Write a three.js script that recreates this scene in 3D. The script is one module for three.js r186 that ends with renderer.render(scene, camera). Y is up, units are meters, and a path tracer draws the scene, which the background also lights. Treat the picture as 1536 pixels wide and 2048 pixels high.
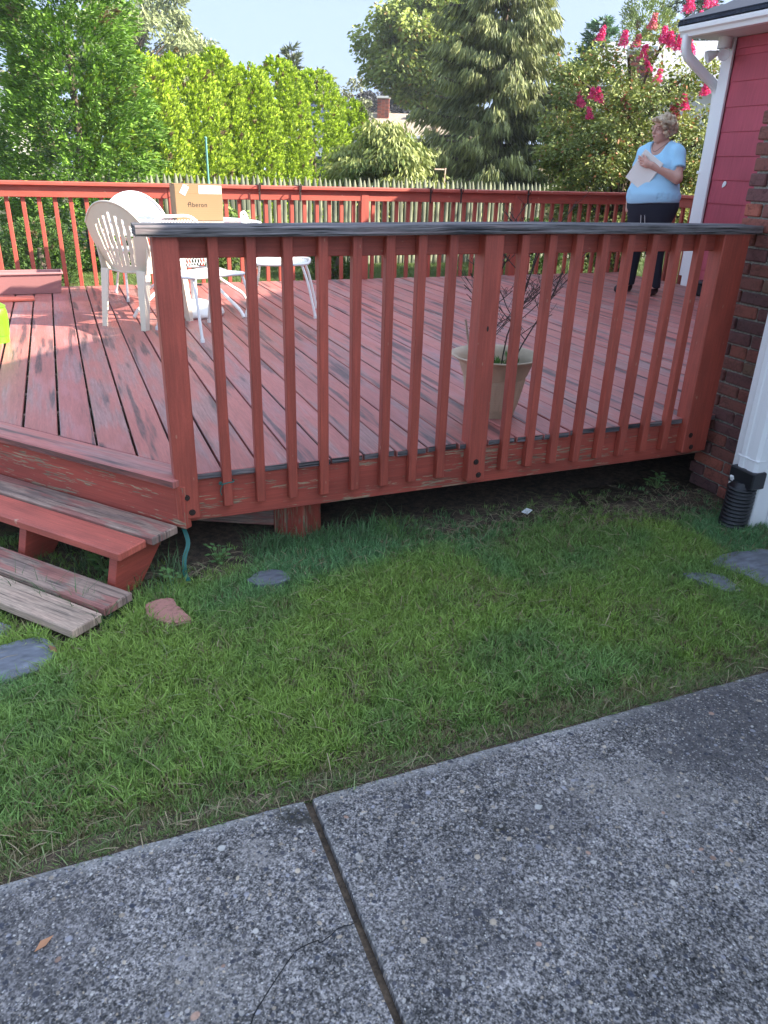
import * as THREE from 'three';
import { mergeGeometries, mergeVertices } from 'three/addons/utils/BufferGeometryUtils.js';

// ---------- camera, sky, sun, exposure ----------
const scene = new THREE.Scene();
const camera = new THREE.PerspectiveCamera(68.31, 0.75, 0.05, 600);
camera.position.set(-0.0427, 1.5835, 2.9396);
camera.rotation.set(-0.42811, -0.39816, 0.03001, 'YXZ');
scene.add(camera);
const renderer = new THREE.WebGLRenderer({ antialias: true });
renderer.toneMapping = THREE.LinearToneMapping;
renderer.toneMappingExposure = 3.6;
renderer.shadowMap.enabled = true;
const SUN = new THREE.Vector3(1.53, 1, 0.8).normalize();
const sun = new THREE.DirectionalLight(new THREE.Color(1, 0.92, 0.80), 5.0);
sun.position.copy(SUN).multiplyScalar(60);
sun.castShadow = true;
Object.assign(sun.shadow.camera, { left: -30, right: 30, top: 30, bottom: -30, near: 1, far: 160 });
sun.shadow.mapSize.set(4096, 4096);
scene.add(sun, sun.target);
{ // clear late-summer sky: pale at the horizon, blue overhead, brighter towards the sun
  const W = 512, H = 256, px = new Float32Array(W * H * 4);
  for (let j = 0; j < H; j++) for (let i = 0; i < W; i++) {
    const el = ((j + 0.5) / H - 0.5) * Math.PI, az = ((i + 0.5) / W - 0.5) * 2 * Math.PI;
    const d = new THREE.Vector3(Math.cos(el) * Math.cos(az), Math.sin(el), Math.cos(el) * Math.sin(az));
    const s = Math.max(0, d.y), t = Math.pow(s, 0.6), c = Math.max(-1, Math.min(1, d.dot(SUN)));
    const rayBoost = 0.33 + 1.05 * c * c, mie = 0.09 * Math.pow((c + 1) / 2, 2) + 1.0 * Math.pow(Math.max(0, c), 12);   // Rayleigh-like and haze phase, exaggerated outside the view to fill the shade
    const k = (j * W + i) * 4;
    px[k] = (0.46 + (0.38 - 0.46) * t) * rayBoost + mie;
    px[k + 1] = (0.60 + (0.52 - 0.60) * t) * rayBoost + mie * 0.96;
    px[k + 2] = (0.86 + (0.80 - 0.86) * t) * rayBoost + mie * 0.88;
    px[k + 3] = 1;
  }
  const sky = new THREE.DataTexture(px, W, H, THREE.RGBAFormat, THREE.FloatType);
  sky.mapping = THREE.EquirectangularReflectionMapping; sky.magFilter = THREE.LinearFilter; sky.needsUpdate = true;
  scene.background = sky; scene.environment = sky;
}

// ---------- helpers ----------
const D = 0.43;                                   // deck top above the lawn
function rng(seed) { let a = seed >>> 0; return () => { a = (a + 0x6D2B79F5) | 0; let t = Math.imul(a ^ (a >>> 15), 1 | a); t = (t + Math.imul(t ^ (t >>> 7), 61 | t)) ^ t; return ((t ^ (t >>> 14)) >>> 0) / 4294967296; }; }
const R0 = rng(20240917);
const rr = (a, b, r = R0) => a + (b - a) * r();
const clamp = (x, a = 0, b = 1) => Math.min(b, Math.max(a, x));
const mix = (a, b, t) => a + (b - a) * t;
const sst = (a, b, x) => { const t = clamp((x - a) / (b - a)); return t * t * (3 - 2 * t); };
function hash2(x, y, s) { let h = Math.imul(x, 374761393) ^ Math.imul(y, 668265263) ^ Math.imul(s, 2147483647 - 1640531); h = Math.imul(h ^ (h >>> 13), 1274126177); return ((h ^ (h >>> 16)) >>> 0) / 4294967296; }
function vnoise(x, y, s = 0, px = 0, py = 0) {     // value noise, periodic when px, py are given
  let xi = Math.floor(x), yi = Math.floor(y); const fx = x - xi, fy = y - yi;
  const u = fx * fx * (3 - 2 * fx), v = fy * fy * (3 - 2 * fy);
  let x1 = xi + 1, y1 = yi + 1;
  if (px) { xi = ((xi % px) + px) % px; x1 = ((x1 % px) + px) % px; }
  if (py) { yi = ((yi % py) + py) % py; y1 = ((y1 % py) + py) % py; }
  const a = hash2(xi, yi, s), b = hash2(x1, yi, s), c = hash2(xi, y1, s), d = hash2(x1, y1, s);
  return a + (b - a) * u + (c - a) * v + (a - b - c + d) * u * v;
}
function fbm(x, y, o, s = 0, px = 0, py = 0) { let r = 0, a = 0.5, t = 0; for (let i = 0; i < o; i++) { r += a * vnoise(x, y, s + i * 17, px, py); t += a; a *= 0.5; x *= 2; y *= 2; px *= 2; py *= 2; } return r / t; }
function noise3(x, y, z, s = 0) { return (vnoise(x + z * 0.71, y - z * 0.37, s) + vnoise(y * 1.1 + 7.3, z * 1.1 + x * 0.3, s + 5) + vnoise(z * 0.93 - 3.1, x * 1.07 + y * 0.2, s + 9)) / 3; }
// a texture from a function (x, y in pixels, o = rgb 0..1)
function tex(w, h, fn, { srgb = true, repeat = null, wrap = true } = {}) {
  const px = new Uint8Array(w * h * 4), o = [0, 0, 0];
  for (let y = 0; y < h; y++) for (let x = 0; x < w; x++) { fn(x, y, o); const k = (y * w + x) * 4; px[k] = clamp(o[0]) * 255; px[k + 1] = clamp(o[1]) * 255; px[k + 2] = clamp(o[2]) * 255; px[k + 3] = 255; }
  const t = new THREE.DataTexture(px, w, h, THREE.RGBAFormat);
  t.magFilter = THREE.LinearFilter; t.minFilter = THREE.LinearMipmapLinearFilter; t.generateMipmaps = true;
  if (wrap) t.wrapS = t.wrapT = THREE.RepeatWrapping;
  if (srgb) t.colorSpace = THREE.SRGBColorSpace;
  if (repeat) t.repeat.set(repeat[0], repeat[1]);
  t.needsUpdate = true; return t;
}
const std = (p) => new THREE.MeshStandardMaterial({ roughness: 0.8, metalness: 0, ...p });
const lin = (r, g, b) => new THREE.Color().setRGB(r, g, b);
const names = {};
function numbered(n) { names[n] = (names[n] ?? -1) + 1; return names[n] ? n + '_' + String(names[n]).padStart(3, '0') : n; }
function thing(name, label, category, pos = [0, 0, 0], turn = 0, group = null) {
  const o = new THREE.Group(); o.name = numbered(name); scene.add(o); o.position.set(...pos); o.rotation.y = turn;
  o.userData = { label, category }; if (group) o.userData.group = group; return o;
}
function part(parent, name, geo, mat, pos = null, rot = null) {
  const m = new THREE.Mesh(geo, mat); m.name = name; m.castShadow = m.receiveShadow = true;
  if (pos) m.position.set(...pos); if (rot) m.rotation.set(...rot); parent.add(m); return m;
}
function single(name, label, category, geo, mat, pos, rot, group) { const m = part(scene, numbered(name), geo, mat, pos, rot); m.userData = { label, category }; if (group) m.userData.group = group; return m; }
function structure(name, geo, mat, pos, rot) { const m = part(scene, numbered(name), geo, mat, pos, rot); m.userData = { kind: 'structure' }; return m; }
// raw triangle collector
class MB {
  constructor() { this.p = []; this.u = []; this.c = null; }
  tri(a, b, c, ua = [0, 0], ub = [0, 0], uc = [0, 0]) { this.p.push(...a, ...b, ...c); this.u.push(...ua, ...ub, ...uc); }
  quad(a, b, c, d, ua = [0, 0], ub = [1, 0], uc = [1, 1], ud = [0, 1]) { this.tri(a, b, c, ua, ub, uc); this.tri(a, c, d, ua, uc, ud); }
  geo(smooth = false) {
    let g = new THREE.BufferGeometry(); g.setAttribute('position', new THREE.Float32BufferAttribute(this.p, 3)); g.setAttribute('uv', new THREE.Float32BufferAttribute(this.u, 2));
    if (smooth) { g.deleteAttribute('uv'); g = mergeVertices(g, 1e-5); } g.computeVertexNormals(); return g;
  }
}
// chamfered box centred at the origin, uv in metres: u runs along `grain` (0 x, 1 y, 2 z)
function cbox(sx, sy, sz, ch = 0.003, grain = null, uo = 0, vo = 0, warp = null) {
  const h = [sx / 2, sy / 2, sz / 2], S = [sx, sy, sz]; ch = Math.min(ch, Math.min(sx, sy, sz) * 0.45);
  if (grain === null) grain = S.indexOf(Math.max(...S));
  const P = (ax, s) => { const r = []; return r; };
  const pos = [], uv = [];
  const vert = (sg, full) => { const v = [0, 0, 0]; for (let i = 0; i < 3; i++) v[i] = sg[i] * (i === full ? h[i] : h[i] - ch); return v; };
  const push = (a, b, c, n) => {
    const e1 = [b[0] - a[0], b[1] - a[1], b[2] - a[2]], e2 = [c[0] - a[0], c[1] - a[1], c[2] - a[2]];
    const x = [e1[1] * e2[2] - e1[2] * e2[1], e1[2] * e2[0] - e1[0] * e2[2], e1[0] * e2[1] - e1[1] * e2[0]];
    if (x[0] * n[0] + x[1] * n[1] + x[2] * n[2] < 0) [b, c] = [c, b];
    let ax = 0; for (let i = 1; i < 3; i++) if (Math.abs(n[i]) > Math.abs(n[ax]) + 1e-6) ax = i;
    let iu = grain, iv; const rest = [0, 1, 2].filter((i) => i !== ax);
    if (ax === grain) { iu = rest[0]; iv = rest[1]; } else iv = rest.find((i) => i !== grain);
    for (const q of [a, b, c]) { pos.push(...q); uv.push(q[iu] + uo + (ax === grain ? 0.37 : 0), q[iv] + vo + ax * 0.31 + (n[ax] < 0 ? 0.17 : 0)); }
  };
  for (let ax = 0; ax < 3; ax++) for (const s of [-1, 1]) {
    const [b, c] = [0, 1, 2].filter((i) => i !== ax), q = [];
    for (const [p, r] of [[-1, -1], [1, -1], [1, 1], [-1, 1]]) { const sg = [0, 0, 0]; sg[ax] = s; sg[b] = p; sg[c] = r; q.push(vert(sg, ax)); }
    const n = [0, 0, 0]; n[ax] = s; push(q[0], q[1], q[2], n); push(q[0], q[2], q[3], n);
  }
  for (let ax = 0; ax < 3; ax++) { const [b, c] = [0, 1, 2].filter((i) => i !== ax);
    for (const p of [-1, 1]) for (const r of [-1, 1]) {
      const s0 = [0, 0, 0], s1 = [0, 0, 0]; s0[ax] = -1; s1[ax] = 1; s0[b] = s1[b] = p; s0[c] = s1[c] = r;
      const n = [0, 0, 0]; n[b] = p * 1.01; n[c] = r; const a0 = vert(s0, b), a1 = vert(s1, b), b0 = vert(s0, c), b1 = vert(s1, c);
      push(a0, a1, b1, n); push(a0, b1, b0, n);
    } }
  for (const a of [-1, 1]) for (const b of [-1, 1]) for (const c of [-1, 1]) { const sg = [a, b, c]; push(vert(sg, 0), vert(sg, 1), vert(sg, 2), [a * 1.02, b * 1.01, c]); }
  if (warp) for (let i = 0; i < pos.length; i += 3) { const q = warp(pos[i], pos[i + 1], pos[i + 2]); pos[i] = q[0]; pos[i + 1] = q[1]; pos[i + 2] = q[2]; }
  const g = new THREE.BufferGeometry(); g.setAttribute('position', new THREE.Float32BufferAttribute(pos, 3)); g.setAttribute('uv', new THREE.Float32BufferAttribute(uv, 2)); g.computeVertexNormals(); return g;
}
const V = (x, y, z) => new THREE.Vector3(x, y, z);
function tube(pts, r, seg = 24, rad = 8, closed = false) { return new THREE.TubeGeometry(new THREE.CatmullRomCurve3(pts.map((p) => V(...p)), closed, 'centripetal'), seg, r, rad, closed); }
// a bar of round section between two points
function rod(a, b, r0, r1 = r0, n = 8) {
  const A = V(...a), B = V(...b), L = A.distanceTo(B), g = new THREE.CylinderGeometry(r1, r0, L, n);
  g.applyQuaternion(new THREE.Quaternion().setFromUnitVectors(V(0, 1, 0), B.clone().sub(A).normalize())); g.translate(...A.clone().add(B).multiplyScalar(0.5).toArray()); return g;
}
function plainUv(g, s = 1) { // planar uv in metres from the dominant normal of every vertex
  const p = g.attributes.position, n = g.attributes.normal, uv = new Float32Array(p.count * 2);
  for (let i = 0; i < p.count; i++) { const a = [Math.abs(n.getX(i)), Math.abs(n.getY(i)), Math.abs(n.getZ(i))]; const m = a.indexOf(Math.max(...a));
    uv[2 * i] = (m === 0 ? p.getZ(i) : p.getX(i)) * s; uv[2 * i + 1] = (m === 1 ? p.getZ(i) : p.getY(i)) * s; }
  g.setAttribute('uv', new THREE.BufferAttribute(uv, 2)); return g;
}

// ---------- wood, paint and masonry surfaces ----------
// painted deck boards: red stain worn to grey wood, black mildew, grain along u; tile 4 m x 1 m
const deckH = new Float32Array(2048 * 512);
const deckMap = tex(2048, 512, (x, y, o) => {
  const u = x / 2048, v = y / 512;
  const grain = fbm(u * 24, v * 150, 3, 3, 24, 150), fine = vnoise(u * 110, v * 256, 9, 110, 256);
  const streak = fbm(u * 10, v * 40, 4, 21, 10, 40), patch = fbm(u * 7, v * 12, 5, 41, 7, 12), mild = fbm(u * 6, v * 22, 5, 77, 6, 22);
  const wear = sst(0.47, 0.66, patch * 0.62 + streak * 0.26 + grain * 0.12);
  const black = sst(0.58, 0.72, mild * 0.9 + grain * 0.12) * (0.4 + 0.6 * fine);
  const pale = sst(0.55, 0.75, fbm(u * 12, v * 20, 4, 131, 12, 20)) * 0.5;
  const t = 0.97 + 0.13 * (grain - 0.5) + 0.09 * (fine - 0.5) + 0.16 * (patch - 0.5);
  let r = 0.69 * t, g = 0.415 * t, b = 0.38 * t;
  r = mix(r, 0.69, pale); g = mix(g, 0.46, pale); b = mix(b, 0.45, pale);
  const wg = 0.50 + 0.2 * (grain - 0.5) + 0.1 * (fine - 0.5);
  const w = wear * 0.6; r = mix(r, wg * 1.05, w); g = mix(g, wg * 0.9, w); b = mix(b, wg * 0.88, w);
  const k = black * 0.85; r = mix(r, 0.22, k); g = mix(g, 0.185, k); b = mix(b, 0.19, k);
  o[0] = r; o[1] = g; o[2] = b; deckH[y * 2048 + x] = 0.5 + (grain - 0.5) * 0.9 * (0.4 + wear) + (fine - 0.5) * 0.3;
}, { repeat: [0.25, 1] });
const deckBump = tex(2048, 512, (x, y, o) => { o[0] = o[1] = o[2] = deckH[y * 2048 + x]; }, { srgb: false, repeat: [0.25, 1] });
const M = {};
M.deck = [[1, 1, 1], [0.9, 0.88, 0.9], [1.08, 1.02, 1.0], [0.97, 0.9, 0.88], [1.0, 1.0, 1.05]].map((c) => std({ map: deckMap, bumpMap: deckBump, bumpScale: 0.0012, roughness: 0.48, color: lin(...c) }));
// painted rail wood, grain along u; tile 1 m x 0.25 m
const railMap = tex(1024, 256, (x, y, o) => {
  const u = x / 1024, v = y / 256, g1 = fbm(u * 8, v * 60, 3, 5, 8, 60), p = fbm(u * 5, v * 6, 4, 15, 5, 6), f = vnoise(u * 200, v * 120, 8, 200, 120);
  const t = 1 + 0.20 * (g1 - 0.5) + 0.28 * (p - 0.5) + 0.07 * (f - 0.5);
  const chip = sst(0.84, 0.87, fbm(u * 22, v * 14, 3, 61, 22, 14) * 0.92 + 0.1 * g1);
  o[0] = mix(0.635 * t, 0.70, chip * 0.6); o[1] = mix(0.292 * t, 0.56, chip * 0.6); o[2] = mix(0.232 * t, 0.46, chip * 0.6);
}, {});
railMap.repeat.set(1, 4);
const railBump = tex(1024, 256, (x, y, o) => { const u = x / 1024, v = y / 256; o[0] = o[1] = o[2] = fbm(u * 8, v * 60, 3, 5, 8, 60) * 0.7 + 0.3 * fbm(u * 40, v * 40, 2, 19, 40, 40); }, { srgb: false }); railBump.repeat.set(1, 4);
M.rail = [[1, 1, 1], [0.93, 0.92, 0.92], [1.06, 1.05, 1.03]].map((c) => std({ map: railMap, bumpMap: railBump, bumpScale: 0.0009, roughness: 0.58, color: lin(...c) }));
// peeling paint on the rim boards: bare tan wood shows in flakes along the grain, more towards v = 0 (the lower edge); tile 2 m x 0.25 m
const peelH = new Float32Array(2048 * 256);
const peelMap = tex(2048, 256, (x, y, o) => {
  const u = x / 2048, v = y / 256, g1 = fbm(u * 14, v * 60, 3, 5, 14, 60), p = fbm(u * 7, v * 5, 4, 25, 7, 5);
  const n = fbm(u * 40, v * 60, 5, 33, 40, 60) * 0.62 + fbm(u * 9, v * 7, 4, 43, 9, 7) * 0.5;
  const m = sst(0.66, 0.70, n + 0.10 * (g1 - 0.5));
  const t = 1 + 0.22 * (g1 - 0.5) + 0.3 * (p - 0.5), w = 0.47 + 0.4 * (g1 - 0.5);
  o[0] = mix(0.635 * t, w * 1.2, m); o[1] = mix(0.285 * t, w * 1.02, m); o[2] = mix(0.228 * t, w * 0.82, m);
  peelH[y * 2048 + x] = 0.75 - 0.5 * m + 0.2 * (g1 - 0.5);
}, { repeat: [0.5, 4] });
const peelBump = tex(2048, 256, (x, y, o) => { o[0] = o[1] = o[2] = peelH[y * 2048 + x]; }, { srgb: false, repeat: [0.5, 4] });
M.peel = std({ map: peelMap, bumpMap: peelBump, bumpScale: 0.0016, roughness: 0.65 });
// bare weathered wood (cap rail, treads), grain along u; tile 2 m x 0.25 m
function weathered(seed, base, dark, redAmt, con = 0.3) {
  const hgt = new Float32Array(2048 * 256);
  const map = tex(2048, 256, (x, y, o) => {
    const u = x / 2048, v = y / 256, w = fbm(u * 6, v * 3, 3, seed + 3, 6, 3) * 0.5;
    const g1 = fbm(u * 9, (v + w * 0.12) * 46, 4, seed, 9, 46), f = fbm(u * 70, v * 90, 2, seed + 7, 70, 90), p = fbm(u * 8, v * 5, 4, seed + 15, 8, 5);
    const crack = sst(0.34, 0.24, g1), d = sst(0.52, 0.72, p) * 0.7;
    let t = 0.75 + con * (g1 - 0.5) + 0.2 * (f - 0.5); t *= 1 - 0.7 * con * crack;
    let r = mix(base[0], dark[0], d) * t * 1.3, g = mix(base[1], dark[1], d) * t * 1.3, b = mix(base[2], dark[2], d) * t * 1.3;
    const red = redAmt * sst(0.5, 0.62, fbm(u * 11, v * 7, 4, seed + 31, 11, 7) * 0.8 + 0.2 * g1);
    r = mix(r, 0.60 * (0.8 + 0.4 * g1), red); g = mix(g, 0.31 * (0.8 + 0.4 * g1), red); b = mix(b, 0.28 * (0.8 + 0.4 * g1), red);
    o[0] = r; o[1] = g; o[2] = b; hgt[y * 2048 + x] = g1 * 0.7 + 0.2 * f + 0.1 - 0.3 * crack;
  }, { repeat: [0.5, 4] });
  const bump = tex(2048, 256, (x, y, o) => { o[0] = o[1] = o[2] = hgt[y * 2048 + x]; }, { srgb: false, repeat: [0.5, 4] });
  return { map, bump };
}
const wCap = weathered(301, [0.42, 0.40, 0.40], [0.23, 0.225, 0.24], 0.08, 0.75), wTread = weathered(401, [0.62, 0.52, 0.46], [0.46, 0.39, 0.36], 0.5);
M.cap = std({ map: wCap.map, bumpMap: wCap.bump, bumpScale: 0.005, roughness: 0.85 });
M.tread = std({ map: wTread.map, bumpMap: wTread.bump, bumpScale: 0.003, roughness: 0.85 });
const wBare = weathered(501, [0.70, 0.60, 0.52], [0.56, 0.48, 0.42], 0.04);
M.bare = std({ map: wBare.map, bumpMap: wBare.bump, bumpScale: 0.003, roughness: 0.85 });
M.redtread = std({ map: railMap, bumpMap: railBump, bumpScale: 0.001, roughness: 0.55, color: lin(1.25, 1.5, 1.6) });
M.screw = std({ color: lin(0.05, 0.03, 0.025), roughness: 0.6, metalness: 0.5 });
M.white = std({ color: lin(0.86, 0.86, 0.85), roughness: 0.45 });
M.soffit = std({ color: lin(0.66, 0.66, 0.64), roughness: 0.6 });
const sidBump = tex(512, 512, (x, y, o) => { const u = x / 512, v = y / 512; o[0] = o[1] = o[2] = fbm(u * 90, v * 6, 3, 7, 90, 6); }, { srgb: false });
const sidMap = tex(512, 512, (x, y, o) => { const u = x / 512, v = y / 512, t = 1 + 0.1 * (fbm(u * 90, v * 6, 3, 7, 90, 6) - 0.5) + 0.14 * (fbm(u * 4, v * 4, 4, 17, 4, 4) - 0.5); o[0] = 0.72 * t; o[1] = 0.31 * t; o[2] = 0.365 * t; });
M.siding = std({ map: sidMap, bumpMap: sidBump, bumpScale: 0.0012, roughness: 0.7 });
const shMap = tex(512, 512, (x, y, o) => { const u = x / 512, v = y / 512, n = vnoise(u * 256, v * 256, 3, 256, 256), p = fbm(u * 8, v * 8, 3, 9, 8, 8), t = 0.75 + 0.45 * n + 0.2 * (p - 0.5); o[0] = 0.20 * t; o[1] = 0.23 * t; o[2] = 0.29 * t; });
M.shingle = std({ map: shMap, bumpMap: shMap, bumpScale: 0.002, roughness: 0.92 });
const brickMap = tex(512, 512, (x, y, o) => { const u = x / 512, v = y / 512, n = fbm(u * 40, v * 40, 4, 3, 40, 40), p = fbm(u * 9, v * 9, 3, 9, 9, 9), t = 0.72 + 0.5 * n + 0.35 * (p - 0.5); o[0] = t; o[1] = t * (0.98 + 0.06 * p); o[2] = t; }, { repeat: [3, 3] });
M.bricks = [[0.17, 0.062, 0.048], [0.22, 0.07, 0.05], [0.125, 0.052, 0.048], [0.30, 0.085, 0.055], [0.10, 0.047, 0.045], [0.15, 0.09, 0.06]].map((c) => std({ map: brickMap, bumpMap: brickMap, bumpScale: 0.004, roughness: 0.9, color: lin(...c).multiplyScalar(1.25) }));
const mortMap = tex(256, 256, (x, y, o) => { const u = x / 256, v = y / 256, t = 0.38 + 0.34 * fbm(u * 50, v * 50, 3, 3, 50, 50); o[0] = t * 1.02; o[1] = t; o[2] = t * 0.92; }, { repeat: [3, 3] });
M.mortar = std({ map: mortMap, bumpMap: mortMap, bumpScale: 0.004, roughness: 0.95 });

// ---------- the deck ----------
const P0 = [0.256, 0.073], AX = 0.64, AZ = 0.77;                 // corner of the step edge and its direction
const diagZ = (x, n) => { const k = n; const px = P0[0] - AZ * k, pz = P0[1] + AX * k; return pz + (x - px) * AZ / AX; };
const deck = thing('wooden_deck', 'weathered red painted wooden deck of long parallel boards', 'deck', [0, D, 0]);
{
  const pitch = 0.155, bw = 0.147, th = 0.03, back = -5.37;
  const r = rng(11);
  const edgeL = -1.15, edgeR = 6.62;
  // gaps pass through x = 0 + k * pitch
  for (let k = -8; k < 43; k++) {
    const x0 = k * pitch + 0.004, x1 = x0 + bw + (k < 1 ? -0.004 : 0), xc = (x0 + x1) / 2;
    if (x1 > edgeR + 0.05 || x0 < edgeL - 0.1) continue;
    let zf, slope = 0;
    const diag = diagZ(xc, -0.143);
    if (xc < 0.262 && diag < 0) { zf = Math.min(diag, -0.0); slope = AZ / AX; }
    else zf = 0.012 + rr(-0.006, 0.008, r);
    if (xc > 3.04) zf = -0.13;
    if (xc < 0.262 && zf < -1.9) zf = -1.72, slope = 0;
    const L = zf - back + rr(-0.012, 0.012, r), y = rr(-0.0018, 0.0018, r), tilt = rr(-0.0016, 0.0016, r);
    const g = cbox(x1 - x0, th, L, 0.0035, 2, rr(0, 4, r), rr(0, 1, r), (a, b, c) => [a + 0.002 * Math.sin(c * 1.3 + k), b + tilt * Math.sin(c * 2 + k) * 0.6 + a * tilt * 8, c > 0 ? c + a * slope : c]);
    g.addGroup(0, 30, 0); g.addGroup(30, 6, 1); g.addGroup(36, g.attributes.position.count - 36, 0);   // sawn end without paint
    part(deck, 'board', g, [M.deck[(r() * 5) | 0], M.cap], [xc, y - th / 2, zf - L / 2]);
  }
  // rim boards
  part(deck, 'rim_board', cbox(3.06 - 0.262, 0.186, 0.038, 0.003, 0, 0.15, 0.02), M.peel, [(3.06 + 0.262) / 2, -0.031 - 0.093, -0.0195]);
  part(deck, 'rim_board', cbox(7.7, 0.186, 0.038, 0.003, 0), M.rail[0], [2.74, -0.124, back + 0.06]);
  part(deck, 'rim_board', cbox(0.038, 0.186, 3.6, 0.003, 2), M.rail[0], [edgeL - 0.03, -0.124, -3.5]);
  // joists under the boards, seen as darkness through the gaps
  for (let i = 0; i < 13; i++) { const z = -0.35 - i * 0.4, xl = Math.max(-1.1, z > -1.75 ? 0.3 + (z + 0.05) * AX / AZ : -1.1); part(deck, 'joist', cbox(6.55 - xl, 0.18, 0.038, 0.002, 0), M.bare, [(6.55 + xl) / 2, -0.126, z]); }
  // support block and beam below the corner
  part(deck, 'support_block', cbox(0.17, 0.25, 0.15, 0.006, 1, 0.2, 0.1), M.peel, [0.83, -0.33, -0.185], [0, -0.88, 0]);
  part(deck, 'support_beam', cbox(0.038, 0.17, 0.48, 0.003, 2), M.tread, [0.53, -0.31, -0.33], [0, 1.1, 0]);
  // diagonal lattice skirt, set back in the dark below the rim
  const ls = cbox(0.036, 0.34, 0.007, 0.001, 1);
  for (let i = 0; i < 30; i++) { const x = 0.42 + i * 0.092; part(deck, 'lattice_strip', ls, M.rail[1], [x, -0.35, -0.72], [0, 0, 0.785]); part(deck, 'lattice_strip', ls, M.rail[1], [x + 0.046, -0.35, -0.729], [0, 0, -0.785]); }
}
// ---------- steps at the cut corner ----------
const steps = thing('deck_steps', 'two low wooden steps with split treads at the cut deck corner', 'steps', [P0[0], D, P0[1]], Math.atan2(-(-AZ), AX) * -1);
steps.rotation.y = -Math.atan2(AZ, AX) * 1; 
{ // local x runs along the edge towards the railing, local z outward
  const r = rng(12), L = 2.3;
  part(steps, 'nosing_board', cbox(L, 0.034, 0.143, 0.005, 0, 0.3, 0.1), M.deck[2], [-L / 2, -0.017, -0.0695]);
  part(steps, 'riser_board', cbox(L, 0.186, 0.036, 0.003, 0, 0.4, 0.0), M.peel, [-L / 2 + 0.015, -0.128, -0.048]);
  part(steps, 'tread', cbox(L, 0.036, 0.145, 0.005, 0, 0.1, 0.05, (x, y, z) => [x, y + z * 0.03, z]), M.tread, [-L / 2 - 0.02, -0.223, 0.052]);
  part(steps, 'tread', cbox(L - 0.03, 0.036, 0.145, 0.005, 0, 0.9, 0.45), M.redtread, [-L / 2 - 0.03, -0.229, 0.205]).userData.label = 'red painted front board';
  part(steps, 'tread', cbox(L, 0.036, 0.138, 0.004, 0, 0.5, 0.15, (x, y, z) => [x, y + 0.004 * Math.sin(x * 2), z]), M.tread, [-L / 2 + 0.02, -0.372, 0.363]);
  part(steps, 'tread', cbox(L, 0.036, 0.138, 0.004, 0, 1.2, 0.25, (x, y, z) => [x, y + z * 0.02, z]), M.bare, [-L / 2 + 0.02, -0.382, 0.512]);
  for (const x of [-0.10, -0.62, -1.3, -2.0]) { // stringers: plank on edge, cut on a slant at the back
    const s = new THREE.Shape(); s.moveTo(-0.02, -0.242); s.lineTo(0.235, -0.247); s.lineTo(0.285, -0.43); s.lineTo(0.14, -0.43); s.lineTo(-0.02, -0.262); s.closePath();
    const g = new THREE.ExtrudeGeometry(s, { depth: 0.038, bevelEnabled: true, bevelSize: 0.002, bevelThickness: 0.002, bevelSegments: 1 }); g.rotateY(-Math.PI / 2); 
    part(steps, 'stringer', plainUv(g), M.rail[1], [x, 0, 0]);
  }
}
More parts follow.
